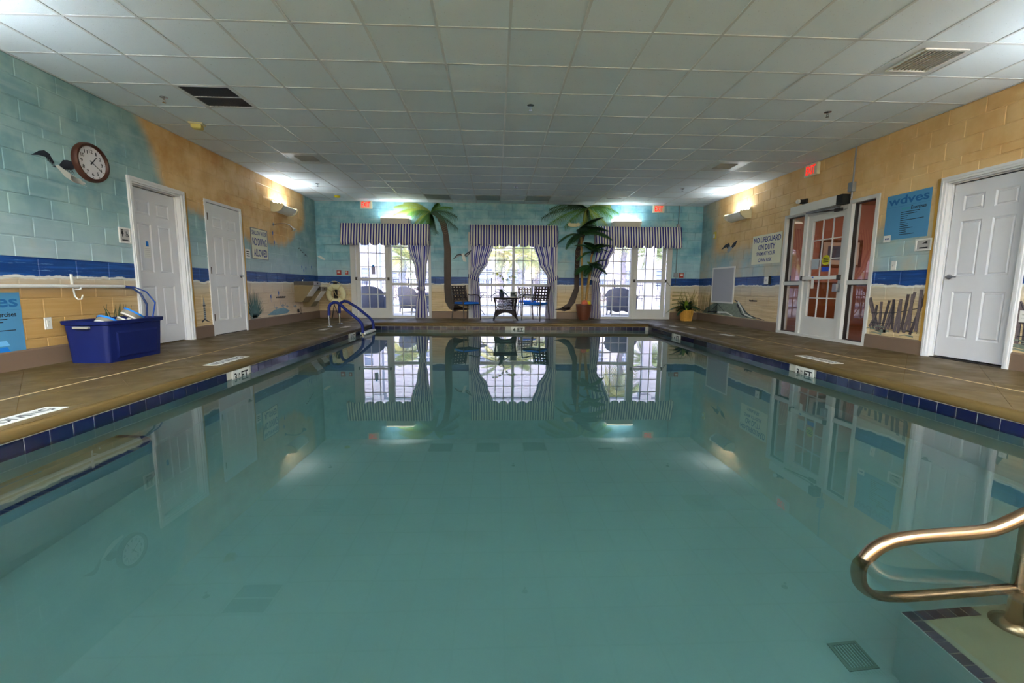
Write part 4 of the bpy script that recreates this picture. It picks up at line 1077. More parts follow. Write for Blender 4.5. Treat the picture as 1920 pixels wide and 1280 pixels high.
# no diving markers on the deck
def deck_marker(x, y, rz, label, w=.15, l=.60):
    t = thing('deck_marker', label, 'marker', (x, y, 0), rz, 'white no diving tiles on the deck')
    MB().box(-l / 2, l / 2, -w / 2, w / 2, .0, .003).build('tile', marker_m, t)
    me = text_mesh('NO DIVING', -l * .42, l * .42, -w * .28, w * .28)
    for v in me.vertices: v.co = (v.co.x, v.co.z, .0036)
    link('lettering', me, print_black, t)
deck_marker(-2.975, 2.70, PI / 2, 'white no diving tile on the left deck nearest the camera'); deck_marker(-2.97, 4.89, PI / 2, 'white no diving tile on the left deck by the depth marker')
deck_marker(3.875, 5.03, -PI / 2, 'white no diving tile on the right deck by the depth marker')
for x, y, l in ((-3.30, 8.50, 'small white tile on the left deck before the ladder'), (-3.08, 9.05, 'small white tile on the left deck between the ladder rails'),
                (4.20, 9.20, 'small white tile on the right deck at the far corner'), (4.22, 7.75, 'small white tile on the right deck near the lifeguard sign'), (3.95, 9.45, 'narrow white tile on the right deck beside the pool corner')):
    t = thing('deck_tile', l, 'marker', (x, y, 0), PI / 2); MB().box(-.16, .16, -.06, .06, 0, .003).build('tile', marker_m, t)

# ================================================================== VALANCES AND CURTAINS
def valance(x0, x1, label):
    t = thing('valance', label, 'valance', ((x0 + x1) / 2, YB, 0), 0, 'striped window valances')
    h = (x1 - x0) / 2; yt, yb = -.20, -.30; zt, zs, zb = 2.41, 1.985, 1.865
    ns = max(8, round(2 * h / .256)); per = 8; n = ns * per
    mb = MB()
    for i in range(n + 1):
        x = -h + 2 * h * i / n; ph = (i % per) / per
        d = math.sqrt(max(0, 1 - (2 * ph - 1) ** 2)) if i % per else 0
        zz = 1.935 - (1.935 - zb) * (d ** .8)
        xx = x * (1 + .0)
        for y, z in ((yt, zt), (yt + (yb - yt) * .55, 2.18), (yb, zs), (yb + .004, zz)): mb.v.append((xx, y, z))
    for i in range(n):
        for k in range(3): mb.f.append((i * 4 + k, (i + 1) * 4 + k, (i + 1) * 4 + k + 1, i * 4 + k + 1))
    o = mb.build('front_cloth', val_m, t, smooth=True)
    m = o.modifiers.new('thickness', 'SOLIDIFY'); m.thickness = .006
    MB().box(-h, h, yt, -.001, zt, zt + .012).build('top_board', val_m, t)
    for q in (-1, 1):
        m2 = MB(); m2.prism([(0, 0)] * 0 + [(-yt, zt), (-yb, zs), (-yb, 1.88), (-.17, 1.865), (-.04, 1.88), (-.002, 1.93), (-.002, zt)][::1] if False else [(yt, zt), (yb, zs), (yb, 1.89), (-.17, 1.87), (-.05, 1.885), (-.003, 1.93), (-.003, zt)], -.003, .003)
        m2.v = [(q * h + y, x, z) for x, y, z in m2.v]
        m2.build('side_cloth', stripe_side, t)
    return t
stripe_side = stripe_mat('striped_side', axis=1)
valance(-3.935, -1.705, 'striped valance over the left window and exit door'); valance(-.655, 1.59, 'striped valance over the middle window'); valance(2.60, 4.85, 'striped valance over the right window and exit door')

def curtain(label, ztop, prof, nstripe, folds, tie_z, tie, side):
    """prof: list of (z, x_left, x_right); cloth gathered at tie_z"""
    cx = (prof[-1][1] + prof[-1][2]) / 2
    t = thing('curtain_panel', label, 'curtain', (cx, YB - .115, 0), 0, 'striped tied back curtains')
    zs = [p[0] for p in prof]
    def at(z):
        for i in range(len(prof) - 1):
            a, b = prof[i], prof[i + 1]
            if a[0] >= z >= b[0]:
                f = (a[0] - z) / (a[0] - b[0]); f = f * f * (3 - 2 * f)
                return a[1] + (b[1] - a[1]) * f, a[2] + (b[2] - a[2]) * f
        return prof[-1][1], prof[-1][2]
    nu, nv = folds * 10, 46; mb = MB(); uv = []
    for j in range(nv + 1):
        z = prof[0][0] + (prof[-1][0] - prof[0][0]) * j / nv; l, r = at(z)
        for i in range(nu + 1):
            u = i / nu; w = r - l; amp = min(.042, .02 + .03 * w)
            x = l + w * (u + .012 * math.sin(u * folds * 2 * PI * 1.0 + z))
            y = amp * math.sin(u * folds * 2 * PI + .6 * math.sin(3 * z)) + .008 * math.sin(7 * u + 5 * z)
            mb.v.append((x - cx, y, z)); uv.append((u * nstripe, z))
    for j in range(nv):
        for i in range(nu): mb.f.append((j * (nu + 1) + i, j * (nu + 1) + i + 1, (j + 1) * (nu + 1) + i + 1, (j + 1) * (nu + 1) + i))
    me = mb.mesh('cloth', True); ul = me.uv_layers.new(name='UVMap')
    for lp in me.loops: ul.data[lp.index].uv = uv[lp.vertex_index]
    link('cloth', me, cur_m, t)
    m2 = MB(); k = 14; uv2 = []
    x0, z0, x1, z1 = tie
    for i in range(k + 1):
        f = i / k; x = x0 + (x1 - x0) * f; z = z0 + (z1 - z0) * f; y = -.062 * math.sin(PI * min(1, max(0, f))) ** .5 - .005
        for dz in (-.05, .05): m2.v.append((x - cx, y, z + dz)); uv2.append((f * 5.5, z))
        if i: m2.f.append((2 * i - 2, 2 * i, 2 * i + 1, 2 * i - 1))
    me = m2.mesh('tieback', True); ul = me.uv_layers.new(name='UVMap')
    for lp in me.loops: ul.data[lp.index].uv = uv2[lp.vertex_index]
    o = link('tieback', me, cur_m, t); md = o.modifiers.new('thickness', 'SOLIDIFY'); md.thickness = .008
    return t
curtain('striped curtain tied back at the right of the left window', 2.2, [(2.25, -2.36, -1.72), (1.9, -2.28, -1.72), (1.25, -2.10, -1.80), (.80, -2.03, -1.85), (.72, -2.03, -1.85), (.4, -2.10, -1.80), (.025, -2.12, -1.785)], 10, 6, .78, (-2.055, .78, -1.835, .79), 1)
curtain('striped curtain at the left of the middle window behind a chair', 2.2, [(2.25, -.64, .06), (1.93, -.64, -.07), (1.5, -.65, -.20), (1.08, -.66, -.43), (1.0, -.66, -.43), (.6, -.655, -.40), (.03, -.63, -.385)], 10, 6, 1.06, (-.71, 1.12, -.42, 1.01), 1)
curtain('striped curtain at the right of the middle window behind a chair', 2.2, [(2.25, .86, 1.56), (1.93, .98, 1.56), (1.5, 1.12, 1.565), (1.06, 1.36, 1.57), (.98, 1.36, 1.57), (.6, 1.33, 1.57), (.03, 1.32, 1.56)], 10, 6, 1.04, (1.355, .98, 1.66, 1.11), -1)
curtain('striped curtain at the left of the right window beside the palm', 2.2, [(2.25, 2.63, 3.26), (1.92, 2.63, 3.14), (1.5, 2.60, 2.98), (1.08, 2.55, 2.75), (1.0, 2.55, 2.75), (.6, 2.55, 2.80), (.025, 2.54, 2.83)], 10, 6, 1.05, (2.49, 1.10, 2.765, 1.02), 1)

# ================================================================== FURNITURE AT THE FAR END
def make_chair(label, loc, rz):
    t = thing('patio_chair', label, 'chair', loc, rz, 'dark strap patio chairs with blue cushions')
    W, D = .26, .25
    for q in (-1, 1):
        MB().tube([(q * W, -D, 0), (q * W, -D + .015, .35), (q * W, -D + .03, .57), (q * W, -D + .07, .625), (q * W, -.02, .64), (q * (W - .01), D - .08, .63), (q * (W - .02), D - .01, .645)],
                  [.013, .014, .015, .016, .015, .013, .012], 8).build('arm', chair_brown, t, smooth=True)
        MB().tube([(q * (W - .02), D + .05, 0), (q * (W - .03), D - .01, .40), (q * (W - .035), D + .06, .70), (q * (W - .035), D + .11, .88)], .0135, 8).build('leg', chair_brown, t, smooth=True)
        MB().tube([(q * (W - .02), -D + .02, .40), (q * (W - .03), D - .01, .40)], .012, 8).build('seat_rail', chair_brown, t)
    MB().tube([(-W + .02, -D + .025, .40), (W - .02, -D + .025, .40)], .012, 8).build('front_rail', chair_brown, t)
    for z, y in ((.50, D + .015), (.85, D + .10)): MB().tube([(-W + .035, y, z), (W - .035, y, z)], .011, 8).build('back_rail', chair_brown, t)
    def yb(z): return D + .015 + (z - .5) * .243
    for i in range(5):
        x = -.178 + .089 * i; m = MB()
        for j in range(9):
            z = .50 + .35 * j / 8; y = yb(z) + (.006 if (i + j // 2) % 2 else -.006)
            m.v += [(x - .024, y, z), (x + .024, y, z)]
            if j: m.f.append((2 * j - 2, 2 * j - 1, 2 * j + 1, 2 * j))
        o = m.build('back_strap', chair_brown, t); o.modifiers.new('t', 'SOLIDIFY').thickness = .003
    for j in range(4):
        z = .555 + .078 * j; m = MB()
        for i in range(11):
            x = -.222 + .444 * i / 10; y = yb(z) + (-.006 if (j + i // 2) % 2 else .006)
            m.v += [(x, y, z - .021), (x, y + .01, z + .021)]
            if i: m.f.append((2 * i - 2, 2 * i - 1, 2 * i + 1, 2 * i))
        o = m.build('back_strap', chair_brown, t); o.modifiers.new('t', 'SOLIDIFY').thickness = .003
    for i in range(5):
        x = -.18 + .09 * i; MB().box(x - .024, x + .024, -D + .02, D - .01, .402, .406).build('seat_strap', chair_brown, t)
        y = -.19 + .09 * i; MB().box(-W + .02, W - .02, y - .024, y + .024, .397, .401).build('seat_strap', chair_brown, t)
    MB().box(-.225, .225, -.235, .215, .407, .46).build('cushion', cushion_blue, t, smooth=True, bevel=.022)
    return t
make_chair('strap patio chair with a blue cushion left of the wicker table', (-.74, 11.12, 0), math.radians(40))
make_chair('strap patio chair with a blue cushion right of the wicker table', (1.02, 11.07, 0), math.radians(-34))

t = thing('wicker_table', 'dark wicker side table with flared legs between two chairs', 'table', (.255, 11.2, 0))
MB().box(-.31, .31, -.25, .25, .545, .575).build('table_top', wicker, t, bevel=.01)
for sx in (-1, 1):
    for sy in (-1, 1):
        MB().tube([(sx * .305, sy * .25, 0), (sx * .285, sy * .23, .06), (sx * .25, sy * .20, .25), (sx * .255, sy * .205, .42), (sx * .285, sy * .23, .55)], [.022, .018, .017, .017, .02], 8).build('leg', wicker, t, smooth=True)
def wick_panel(a, b, z0, z1, step=.028, r=.0055):
    """woven diamond panel between two vertical edges a(x,y) b(x,y)"""
    m = MB(); n = int(math.hypot(b[0] - a[0], b[1] - a[1]) / step); A, B2 = Vector((*a, 0)), Vector((*b, 0))
    for i in range(-n, n + 1):
        for dr_ in (1, -1):
            f0, f1 = i / n, i / n + dr_ * (z1 - z0) / (B2 - A).length * .35
            p0, p1 = A + (B2 - A) * min(1, max(0, f0)), A + (B2 - A) * min(1, max(0, f1))
            if not (0 <= f0 <= 1) or not (0 <= f1 <= 1): continue
            m.tube([(p0.x, p0.y, z0), (p1.x, p1.y, z1)], r, 4)
    m.tube([(a[0], a[1], z0), (b[0], b[1], z0)], .012, 6); m.tube([(a[0], a[1], z1), (b[0], b[1], z1)], .010, 6)
    return m
for a, b in (((-.25, -.2), (.25, -.2)), ((-.25, .2), (.25, .2)), ((-.25, -.2), (-.25, .2)), ((.25, -.2), (.25, .2))):
    wick_panel(a, b, .245, .545).build('woven_panel', wicker, t)
    m = MB(); k = 12; A, B2 = Vector((*a, 0)), Vector((*b, 0))
    for i in range(k + 1):
        f = i / k; p = A + (B2 - A) * f; zz = .245 - .05 - .13 * abs(2 * f - 1) ** 2.2
        m.v += [(p.x, p.y, .245), (p.x, p.y, zz)]
        if i: m.f.append((2 * i - 2, 2 * i, 2 * i + 1, 2 * i - 1))
    o = m.build('apron', wicker, t); o.modifiers.new('t', 'SOLIDIFY').thickness = .014
MB().box(-.24, .24, -.19, .19, .235, .25).build('shelf', wicker, t)

# leaves and fronds
def leaf_mesh(L, W, droop, fold=.25, n=6, base=.0):
    m = MB()
    for i in range(n + 1):
        f = i / n; w = W * math.sin(PI * min(1, f * .94 + .06)) ** .8 * (1 if f < 1 else 0); x = L * f; z = -droop * f * f * L
        m.v += [(x, -w / 2, z + fold * w * .5), (x, 0, z), (x, w / 2, z + fold * w * .5)]
        if i: b = 3 * i; m.f += [(b - 3, b - 2, b + 1, b), (b - 2, b - 1, b + 2, b + 1)]
    return m.mesh('leaf', True)
def place(me, m, parent, p, az, el, sc=1.0, name='leaf', roll=0.0):
    o = link(name, me, m, parent, p); o.rotation_euler = (roll, -el, az); o.scale = (sc, sc, sc); return o
def frond_mesh(L, n, ll, droop, w=.018, name='frond', sag=.35):
    """feather frond along +x with drooping leaflets"""
    m = MB(); rib = []
    for i in range(n + 1):
        f = i / n; rib.append(Vector((L * (f - .12 * f * f), 0, L * (.30 * f - droop * f * f))))
    m.tube(rib, [.008 * (1 - .8 * i / n) + .001 for i in range(n + 1)], 4)
    for i in range(2, n + 1):
        f = i / n; d = (rib[i] - rib[i - 1]).normalized(); l = ll * math.sin(PI * (f * .8 + .15)) ** .7
        for s in (-1, 1):
            a = rib[i]; tip = a + d * l * .55 + Vector((0, s * l * .75, -l * sag)); md = a + (tip - a) * .5 + Vector((0, 0, l * .1)); sd = d * w
            m.add([a - sd * .5, md - sd * .7, tip, md + sd * .7, a + sd * .5], [(0, 1, 3, 4), (1, 2, 3)])
    return m.mesh(name)
# potted orchid
t = thing('potted_orchid', 'potted orchid with yellow green blooms on the wicker table', 'plant', (.16, 11.2, .576))
MB().lathe([(0, 0), (.055, 0), (.075, .11), (.082, .125), (.070, .125), (.062, .10), (0, .10)], 18).build('pot', mat('orchid_pot', '#3b3f52', .3), t, smooth=True)
lm = leaf_mesh(.34, .085, 1.1)
for q in range(9): place(lm, leaf_dark, t, (0, 0, .11), q * 2 * PI / 9 + .3, random.uniform(.5, 1.1), random.uniform(.75, 1.1))
fl = MB()
for k in range(5):
    a = 2 * PI * k / 5; fl.add([(0, 0, 0), (.03 * math.cos(a - .45), .012, .03 * math.sin(a - .45)), (.05 * math.cos(a), .005, .05 * math.sin(a)), (.03 * math.cos(a + .45), .012, .03 * math.sin(a + .45))], [(0, 1, 2, 3)])
fl.lathe([(0, -.012), (.012, -.008), (.012, .004), (0, .008)], 8, (0, 0, 0), 'y'); flm = fl.mesh('bloom')
for s, pts in ((-1, [(-.01, 0, .1), (.05, .0, .35), (.02, -.02, .52), (-.10, -.03, .60), (-.22, -.03, .62)]), (1, [(.01, 0, .1), (.07, .01, .33), (.15, 0, .50), (.25, -.02, .56), (.33, -.03, .53)])):
    MB().tube(pts, .005, 6).build('stem', leaf_mid, t, smooth=True)
    for k, f in enumerate((.45, .62, .8, 1.0)):
        i = f * 4; a = int(min(3, i)); g = i - a; P0, P1 = Vector(pts[a]), Vector(pts[a + 1]); p = P0 + (P1 - P0) * g
        o = link('bloom', flm, flower_y if k % 3 else leaf_lime, t, (p.x, p.y - .02, p.z - .02)); o.rotation_euler = (random.uniform(-.3, .3), random.uniform(0, 1), random.uniform(-.5, .5)); o.scale = (.95,) * 3
MB().tube([(.0, 0, .1), (.055, 0, .36), (.05, 0, .42)], [.005, .006, .012], 6).build('stem', leaf_dark, t)
t = thing('photo_frame', 'small cream picture frame standing on the wicker table', 'picture frame', (.46, 11.10, .576), -.12)
f_ = MB().frame(-.095, .095, 0, .16, .022, -.012, .0).build('frame', sign_cream, t); f_.rotation_euler = (-.18, 0, 0)
p_ = MB().box(-.074, .074, -.004, .002, .02, .14).build('photograph', mat('photo_grey', '#55555c', .3, var=.5, scale=30), t); p_.rotation_euler = (-.18, 0, 0)
MB().add([(-.03, .0, .11), (.03, .0, .11), (.03, .07, 0), (-.03, .07, 0), (-.03, .004, .11), (.03, .004, .11), (.03, .074, 0), (-.03, .074, 0)], [(0, 1, 2, 3), (4, 5, 6, 7), (0, 1, 5, 4), (1, 2, 6, 5), (2, 3, 7, 6), (3, 0, 4, 7)]).build('stand', dark_metal, t)

# potted palm with three trunks
t = thing('potted_palm', 'artificial three stemmed palm in a brown pot between the right windows', 'plant', (2.30, 11.30, 0))
MB().lathe([(0, 0), (.125, 0), (.17, .12), (.195, .28), (.20, .37), (.215, .38), (.215, .415), (.185, .415), (.18, .36), (0, .36)], 28).build('pot', pot_brown, t, smooth=True)
MB().lathe([(0, .365), (.18, .36)], 20).build('soil', soil, t)
fm1 = frond_mesh(.78, 24, .26, .75, .030); fm2 = frond_mesh(.55, 20, .22, .8, .030)
for pts, n, fm, m_, el in (([(-.04, 0, .36), (-.06, 0, .9), (-.09, 0, 1.5), (-.115, 0, 2.16)], 17, fm1, leaf_dark, .55), ([(.05, .04, .36), (.10, .05, .9), (.17, .06, 1.6), (.20, .06, 1.74)], 13, fm2, leaf_dark, .5), ([(.03, -.05, .36), (.09, -.06, .9), (.15, -.07, 1.36)], 13, fm2, leaf_dark, .45)):
    rr = [.034 - .010 * i / (len(pts) - 1) for i in range(len(pts))]
    MB().tube(pts, rr, 10).build('trunk', palm_trunk_m, t, smooth=True)
    top = Vector(pts[-1])
    MB().lathe([(0, -.05), (.04, -.03), (.045, .0), (.02, .05), (0, .06)], 10, top).build('crown_fibre', soil, t, smooth=True)
    for q in range(n):
        az = q * 2.39996; e = random.uniform(-.25, 1.0)
        if math.sin(az) > .3: continue
        place(fm, m_ if q % 4 else leaf_mid, t, top, az, e, random.uniform(.75, 1.0), 'frond', random.uniform(-.3, .3))
    for q in range(3): place(fm2, leaf_lime, t, top, q * 1.7 - 2.4, 1.25, .36, 'frond')
t = thing('pot_ornament', 'orange and yellow ornament resting in the brown palm pot', 'ornament', (2.30, 11.17, .36))
MB().lathe([(0, 0), (.06, .01), (.085, .06), (.075, .12), (.04, .155), (0, .165)], 16, (-.01, 0, 0)).build('orange_body', mat('orn_orange', '#d3684a', .5, var=.25, scale=30), t, smooth=True)
MB().lathe([(0, .0), (.05, .02), (.065, .07), (.045, .12), (0, .13)], 14, (.095, .02, .01)).build('yellow_ball', mat('orn_yellow', '#d9c51f', .4), t, smooth=True)

# leafy plant in a basket
t = thing('leafy_plant', 'leafy green plant in a tan basket in the far right corner', 'plant', (4.98, 11.2, 0))
MB().lathe([(0, 0), (.135, 0), (.165, .27), (.17, .285), (.155, .285), (.145, .24), (0, .24)], 24).build('basket', basket_m, t, smooth=True)
for q in range(24):
    a = 2 * PI * q / 24; MB().tube([(.137 * math.cos(a), .137 * math.sin(a), .005), (.167 * math.cos(a), .167 * math.sin(a), .275)], .007, 5).build('rib', basket_m, t)
MB().lathe([(0, .245), (.146, .242)], 18).build('soil', soil, t)
lm2 = leaf_mesh(.42, .12, .8)
for q in range(40):
    az = q * 2.39996; e = random.uniform(.15, 1.35); sc = random.uniform(.7, 1.05)
    if math.cos(az) > .3: sc *= .8
    if math.sin(az) > .5: sc *= .65
    place(lm2, (leaf_dark, leaf_dark, leaf_mid)[q % 3] if q != 7 else leaf_lime, t, (.05 * math.cos(az), .05 * math.sin(az), .25 + random.uniform(0, .12)), az, e, sc)

# pool ladder with padded rails
t = thing('pool_ladder', 'pool ladder with blue padded grab rails and white treads at the far left', 'ladder', (-2.82, 9.39, 0))
for q in (-1, 1):
    y = q * .385; ox = 0 if q < 0 else -.06
    P = [(-.57 + ox, 0), (-.57 + ox, .24), (-.565 + ox, .40), (-.53 + ox, .465), (-.46 + ox, .505), (-.39 + ox, .495), (-.33 + ox, .46), (-.23, .36), (.02, .15), (.085, .07), (.10, -.02), (.10, -.12)]
    MB().tube([(x, y, z) for x, z in P[:2]], .0215, 12).build('rail_post', chrome, t)
    MB().tube([(x, y, z) for x, z in P[1:]], .030, 12).build('padded_rail', navy_foam, t, smooth=True)
    MB().tube([(.10, y, -.10), (.10, y, -1.0)], .0215, 12).build('rail_post', chrome, t)
    MB().lathe([(.022, .0), (.06, .0), (.055, .012), (.03, .02), (.022, .02)], 16, (-.57 + ox, y, .001)).build('flange', chrome, t, smooth=True)
for z in (-.13, -.45, -.75): MB().box(.05, .16, -.385, .385, z - .02, z + .02).build('tread', plastic_white, t, bevel=.006)

# blue tub with foam things
t = thing('storage_tub', 'large dark blue plastic storage tub on the left deck', 'tub', (-4.285, 5.075, 0))
def ring(hx, hy, r, z, n=5):
    o = []
    for cx_, cy_, a in ((hx - r, hy - r, 0), (-hx + r, hy - r, PI / 2), (-hx + r, -hy + r, PI), (hx - r, -hy + r, 1.5 * PI)):
        for k in range(n): b = a + PI / 2 * k / (n - 1); o.append((cx_ + r * math.cos(b), cy_ + r * math.sin(b), z))
    return o
def loft(rings, m, close=True):
    k = len(rings[0]); b = len(m.v)
    for r in rings: m.v += r
    for i in range(len(rings) - 1):
        for j in range(k): m.f.append((b + i * k + j, b + i * k + (j + 1) % k, b + (i + 1) * k + (j + 1) % k, b + (i + 1) * k + j))
    return m
m = loft([ring(.20, .365, .04, .001), ring(.222, .39, .05, .40), ring(.24, .41, .055, .41), ring(.245, .415, .055, .445), ring(.238, .408, .05, .45), ring(.222, .392, .045, .44), ring(.213, .382, .045, .39), ring(.192, .357, .035, .015)], MB())
m.f.append(tuple(range(20))); m.f.append(tuple(range(140, 160)))
m.build('body', tub_blue, t, smooth=True)
m = MB(); m.add([(.206, -.27, .04), (.206, .29, .04), (.222, .30, .33), (.222, -.28, .33), (.214, -.25, .06), (.214, .27, .06), (.230, .28, .31), (.230, -.26, .31)], [(0, 1, 5, 4), (1, 2, 6, 5), (2, 3, 7, 6), (3, 0, 4, 7), (4, 5, 6, 7)])
m.build('side_panel', tub_blue, t)
MB().box(-.08, .08, -.437, -.405, .37, .395).build('handle', mat('handle_grey', '#8d8a84', .4), t, bevel=.006)
MB().box(-.08, .08, .405, .437, .37, .395).build('handle', MATS['handle_grey'], t, bevel=.006)
def paddle(x, y, z, rx, rz, label):
    t = thing('foam_dumbbell', label, 'dumbbell', (x, y, z), rz)
    m = MB()
    for q, mm, r, w in ((-.06, foot_grey, .10, .05), (-.09, foam_blue, .105, .02), (.06, foot_grey, .10, .05), (.09, foam_blue, .105, .02), (-.03, foam_white, .102, .016), (.03, foam_white, .102, .016)):
        o = MB().lathe([(0, -w / 2), (r, -w / 2), (r, w / 2), (0, w / 2)], 20, (q, 0, 0), 'x').build('foam_disc', mm, t, smooth=True)
    MB().tube([(-.05, 0, 0), (.05, 0, 0)], .02, 8).build('grip', foam_white, t); t.rotation_euler = (rx, -.95, rz)
paddle(-4.25, 5.21, .43, .2, .9, 'grey and blue foam dumbbell lying on top of the blue tub'); paddle(-4.27, 4.90, .36, .3, 1.4, 'second grey and blue foam dumbbell lower at the near end of the blue tub')
MB().box(-.19, .19, -.35, .35, .25, .27).build('packed_lid', foam_blue, t) if False else None

# stainless hand rail in the near corner
t = thing('hand_rail', 'bent stainless steel hand rail rising from the pool steps in the near corner', 'rail', (2.02, 1.475, -.80))
def zz(z): return z + .80
loop = [(2.55, .32), (2.25, .12), (2.0, -.005), (1.90, -.055), (1.84, -.072), (1.67, -.081), (1.55, -.09), (1.47, -.105), (1.41, -.145), (1.375, -.21), (1.37, -.30), (1.385, -.41), (1.44, -.49), (1.53, -.515), (1.70, -.51), (2.03, -.49)]
def smooth_path(P, it=2):
    for _ in range(it):
        Q = [P[0]]
        for i in range(len(P) - 1):
            a, b = P[i], P[i + 1]; Q += [tuple(.75 * x + .25 * y for x, y in zip(a, b)), tuple(.25 * x + .75 * y for x, y in zip(a, b))]
        Q.append(P[-1]); P = Q
    return P
MB().tube([(x - 2.02, 0, zz(z)) for x, z in smooth_path(loop)], .0245, 16).build('rail_loop', steel, t, smooth=True)
MB().tube([(.0, 0, .0), (.0, 0, zz(.0))], .0245, 16).build('post', steel, t, smooth=True)
MB().lathe([(.025, .0), (.07, .0), (.065, .012), (.035, .028), (.025, .03)], 20, (0, 0, .001)).build('flange', steel, t, smooth=True)
MB().tube([(.53, 0, zz(.32)), (.9, 0, zz(.5)), (1.55, 0, zz(.75)), (1.80, 0, zz(.72)), (1.85, 0, zz(.6)), (1.85, 0, zz(0))], .0245, 16).build('upper_rail', steel, t, smooth=True)

# ================================================================== PAINTED FIGURES OF THE MURAL (flat paint on the walls)
def paint(name, h, var=.15, sc=12): return mat(name, h, .5, var=var, scale=sc)
p_bark = paint('paint_bark', '#32241f', .3, 20); p_barkl = paint('paint_bark_light', '#6a5a40', .3, 20)
p_green = paint('paint_green', '#4c7a3c', .3, 6); p_lime = paint('paint_lime', '#8a9c4a', .3, 6); p_dgreen = paint('paint_dark_green', '#2c5240', .3, 6)
p_ink = paint('paint_ink', '#232530'); p_grey = paint('paint_grey', '#8d949a'); p_whit = paint('paint_white', '#d5d6cf', .06); p_blue = paint('paint_blue', '#2c56a0')
p_wood = paint('paint_wood', '#6d6062', .3, 30); p_woodd = paint('paint_wood_dark', '#4a4044', .3, 30); p_rock = paint('paint_rock', '#7f8a7c', .3, 20); p_olive = paint('paint_olive', '#8d8350', .35, 20)
p_agave = paint('paint_agave', '#4f6f72', .3, 14); p_teal = paint('paint_teal', '#6f95a8', .2)
class Decal:
    def __init__(s, side, off=.003): s.side = side; s.off = off; s.mb = MB()
    def poly(s, pts):
        k = len(s.mb.v); s.mb.v += [wl(s.side, a, b, s.off) for a, b in pts]; s.mb.f.append(tuple(range(k, k + len(pts)))); return s
    def stroke(s, pts, w0, w1=None):
        w1 = w0 if w1 is None else w1; n = len(pts); L, Rr = [], []
        for i, (a, b) in enumerate(pts):
            j0, j1 = max(0, i - 1), min(n - 1, i + 1); dx, dz = pts[j1][0] - pts[j0][0], pts[j1][1] - pts[j0][1]; l = math.hypot(dx, dz) or 1
            w = (w0 + (w1 - w0) * i / (n - 1)) / 2; L.append((a - dz / l * w, b + dx / l * w)); Rr.append((a + dz / l * w, b - dx / l * w))
        for i in range(n - 1): s.poly([L[i], L[i + 1], Rr[i + 1], Rr[i]])
        return s
    def build(s, name, m, parent): return s.mb.build(name, m, parent)
def painted(side, name, label):
    t = bpy.data.objects.new(name, None); COL.objects.link(t); t.parent = WALLS[side]; t['label'] = label; return t
def cut(z): return min(z, ZC - .02)
def painted_palm(label, L, R_, root, c, tips):
    t = painted('B', 'painted_palm_tree', label)
    d = Decal('B', .003)
    for i in range(len(L) - 1): d.poly([L[i], R_[i], R_[i + 1], L[i + 1]])
    for r in root: d.stroke(r, .10, .01)
    d.build('painted_trunk', p_bark, t)
    d = Decal('B', .0045)
    for i in range(3):
        for k in range(5):
            f = k / 5; a = [L[i][q] + (L[i + 1][q] - L[i][q]) * f for q in (0, 1)]; b = [R_[i][q] + (R_[i + 1][q] - R_[i][q]) * f for q in (0, 1)]
            d.stroke([(a[0] + .02, a[1]), ((a[0] + b[0]) / 2, (a[1] + b[1]) / 2 - .035), (b[0] - .02, b[1])], .012)
    d.build('painted_bark_ring', p_barkl, t)
    for k, (tx, tz, m) in enumerate(tips):
        d = Decal('B', .006 + .0012 * (k % 4)); P = []
        dx, dz = tx - c[0], tz - c[1]; ln = math.hypot(dx, dz); lift = .16 * ln
        for i in range(15):
            f = i / 14; P.append((c[0] + dx * f, cut(c[1] + dz * f + lift * 4 * f * (1 - f) * (.7 if dz > -.3 else .45))))
        d.stroke(P, .03, .010)
        n = max(18, int(ln / .036))
        for q in range(2, n + 1):
            f = q / n; i = min(13, int(f * 14)); g = f * 14 - i; p = [P[i][w] + (P[i + 1][w] - P[i][w]) * g for w in (0, 1)]
            ux, uz = P[i + 1][0] - P[i][0], P[i + 1][1] - P[i][1]; u = math.hypot(ux, uz) or 1; ux /= u; uz /= u
            l = (.26 if ln > .6 else .2) * math.sin(PI * (.12 + .8 * f)) ** .6 * random.uniform(.85, 1.1)
            for s_ in (-1, 1):
                nx, nz = -uz * s_, ux * s_
                if nz > .2: l2 = l * .35
                else: l2 = l
                ex, ez = p[0] + (ux * .55 + nx * .6) * l2, p[1] + (uz * .55 + nz * .6) * l2 - .18 * l2
                d.stroke([tuple(p), ((p[0] + ex) / 2 + ux * .01, (p[1] + ez) / 2 + .012), (ex, ez)], .022, .003)
        for i in range(len(d.mb.v)): 
            if d.mb.v[i][2] > ZC - .012: d.mb.v[i] = (d.mb.v[i][0], d.mb.v[i][1], ZC - .012)
        d.build('painted_frond', m, t)
painted_palm('painted leaning palm tree beside the left window',
    [(-1.71, 2.73), (-1.54, 2.63), (-1.45, 2.45), (-1.37, 2.18), (-1.35, 1.77), (-1.36, 1.36), (-1.36, .8), (-1.34, .45), (-1.24, .26), (-1.12, .20)],
    [(-1.58, 2.79), (-1.39, 2.67), (-1.27, 2.45), (-1.23, 2.18), (-1.17, 1.77), (-1.17, 1.36), (-1.18, .8), (-1.12, .52), (-1.0, .36), (-.95, .27)],
    [[(-1.12, .23), (-.9, .25), (-.73, .22)], [(-1.0, .30), (-.85, .26), (-.7, .25)]], (-1.68, 2.74),
    [(-2.88, 2.53, p_green), (-2.66, 2.64, p_lime), (-2.61, 2.86, p_lime), (-2.35, 2.97, p_lime), (-2.1, 2.45, p_lime), (-2.0, 2.40, p_green), (-1.72, 2.40, p_green), (-1.02, 2.64, p_dgreen), (-1.0, 2.34, p_dgreen), (-1.14, 2.86, p_green), (-1.55, 2.22, p_dgreen), (-2.3, 2.66, p_green), (-1.5, 2.97, p_green)])
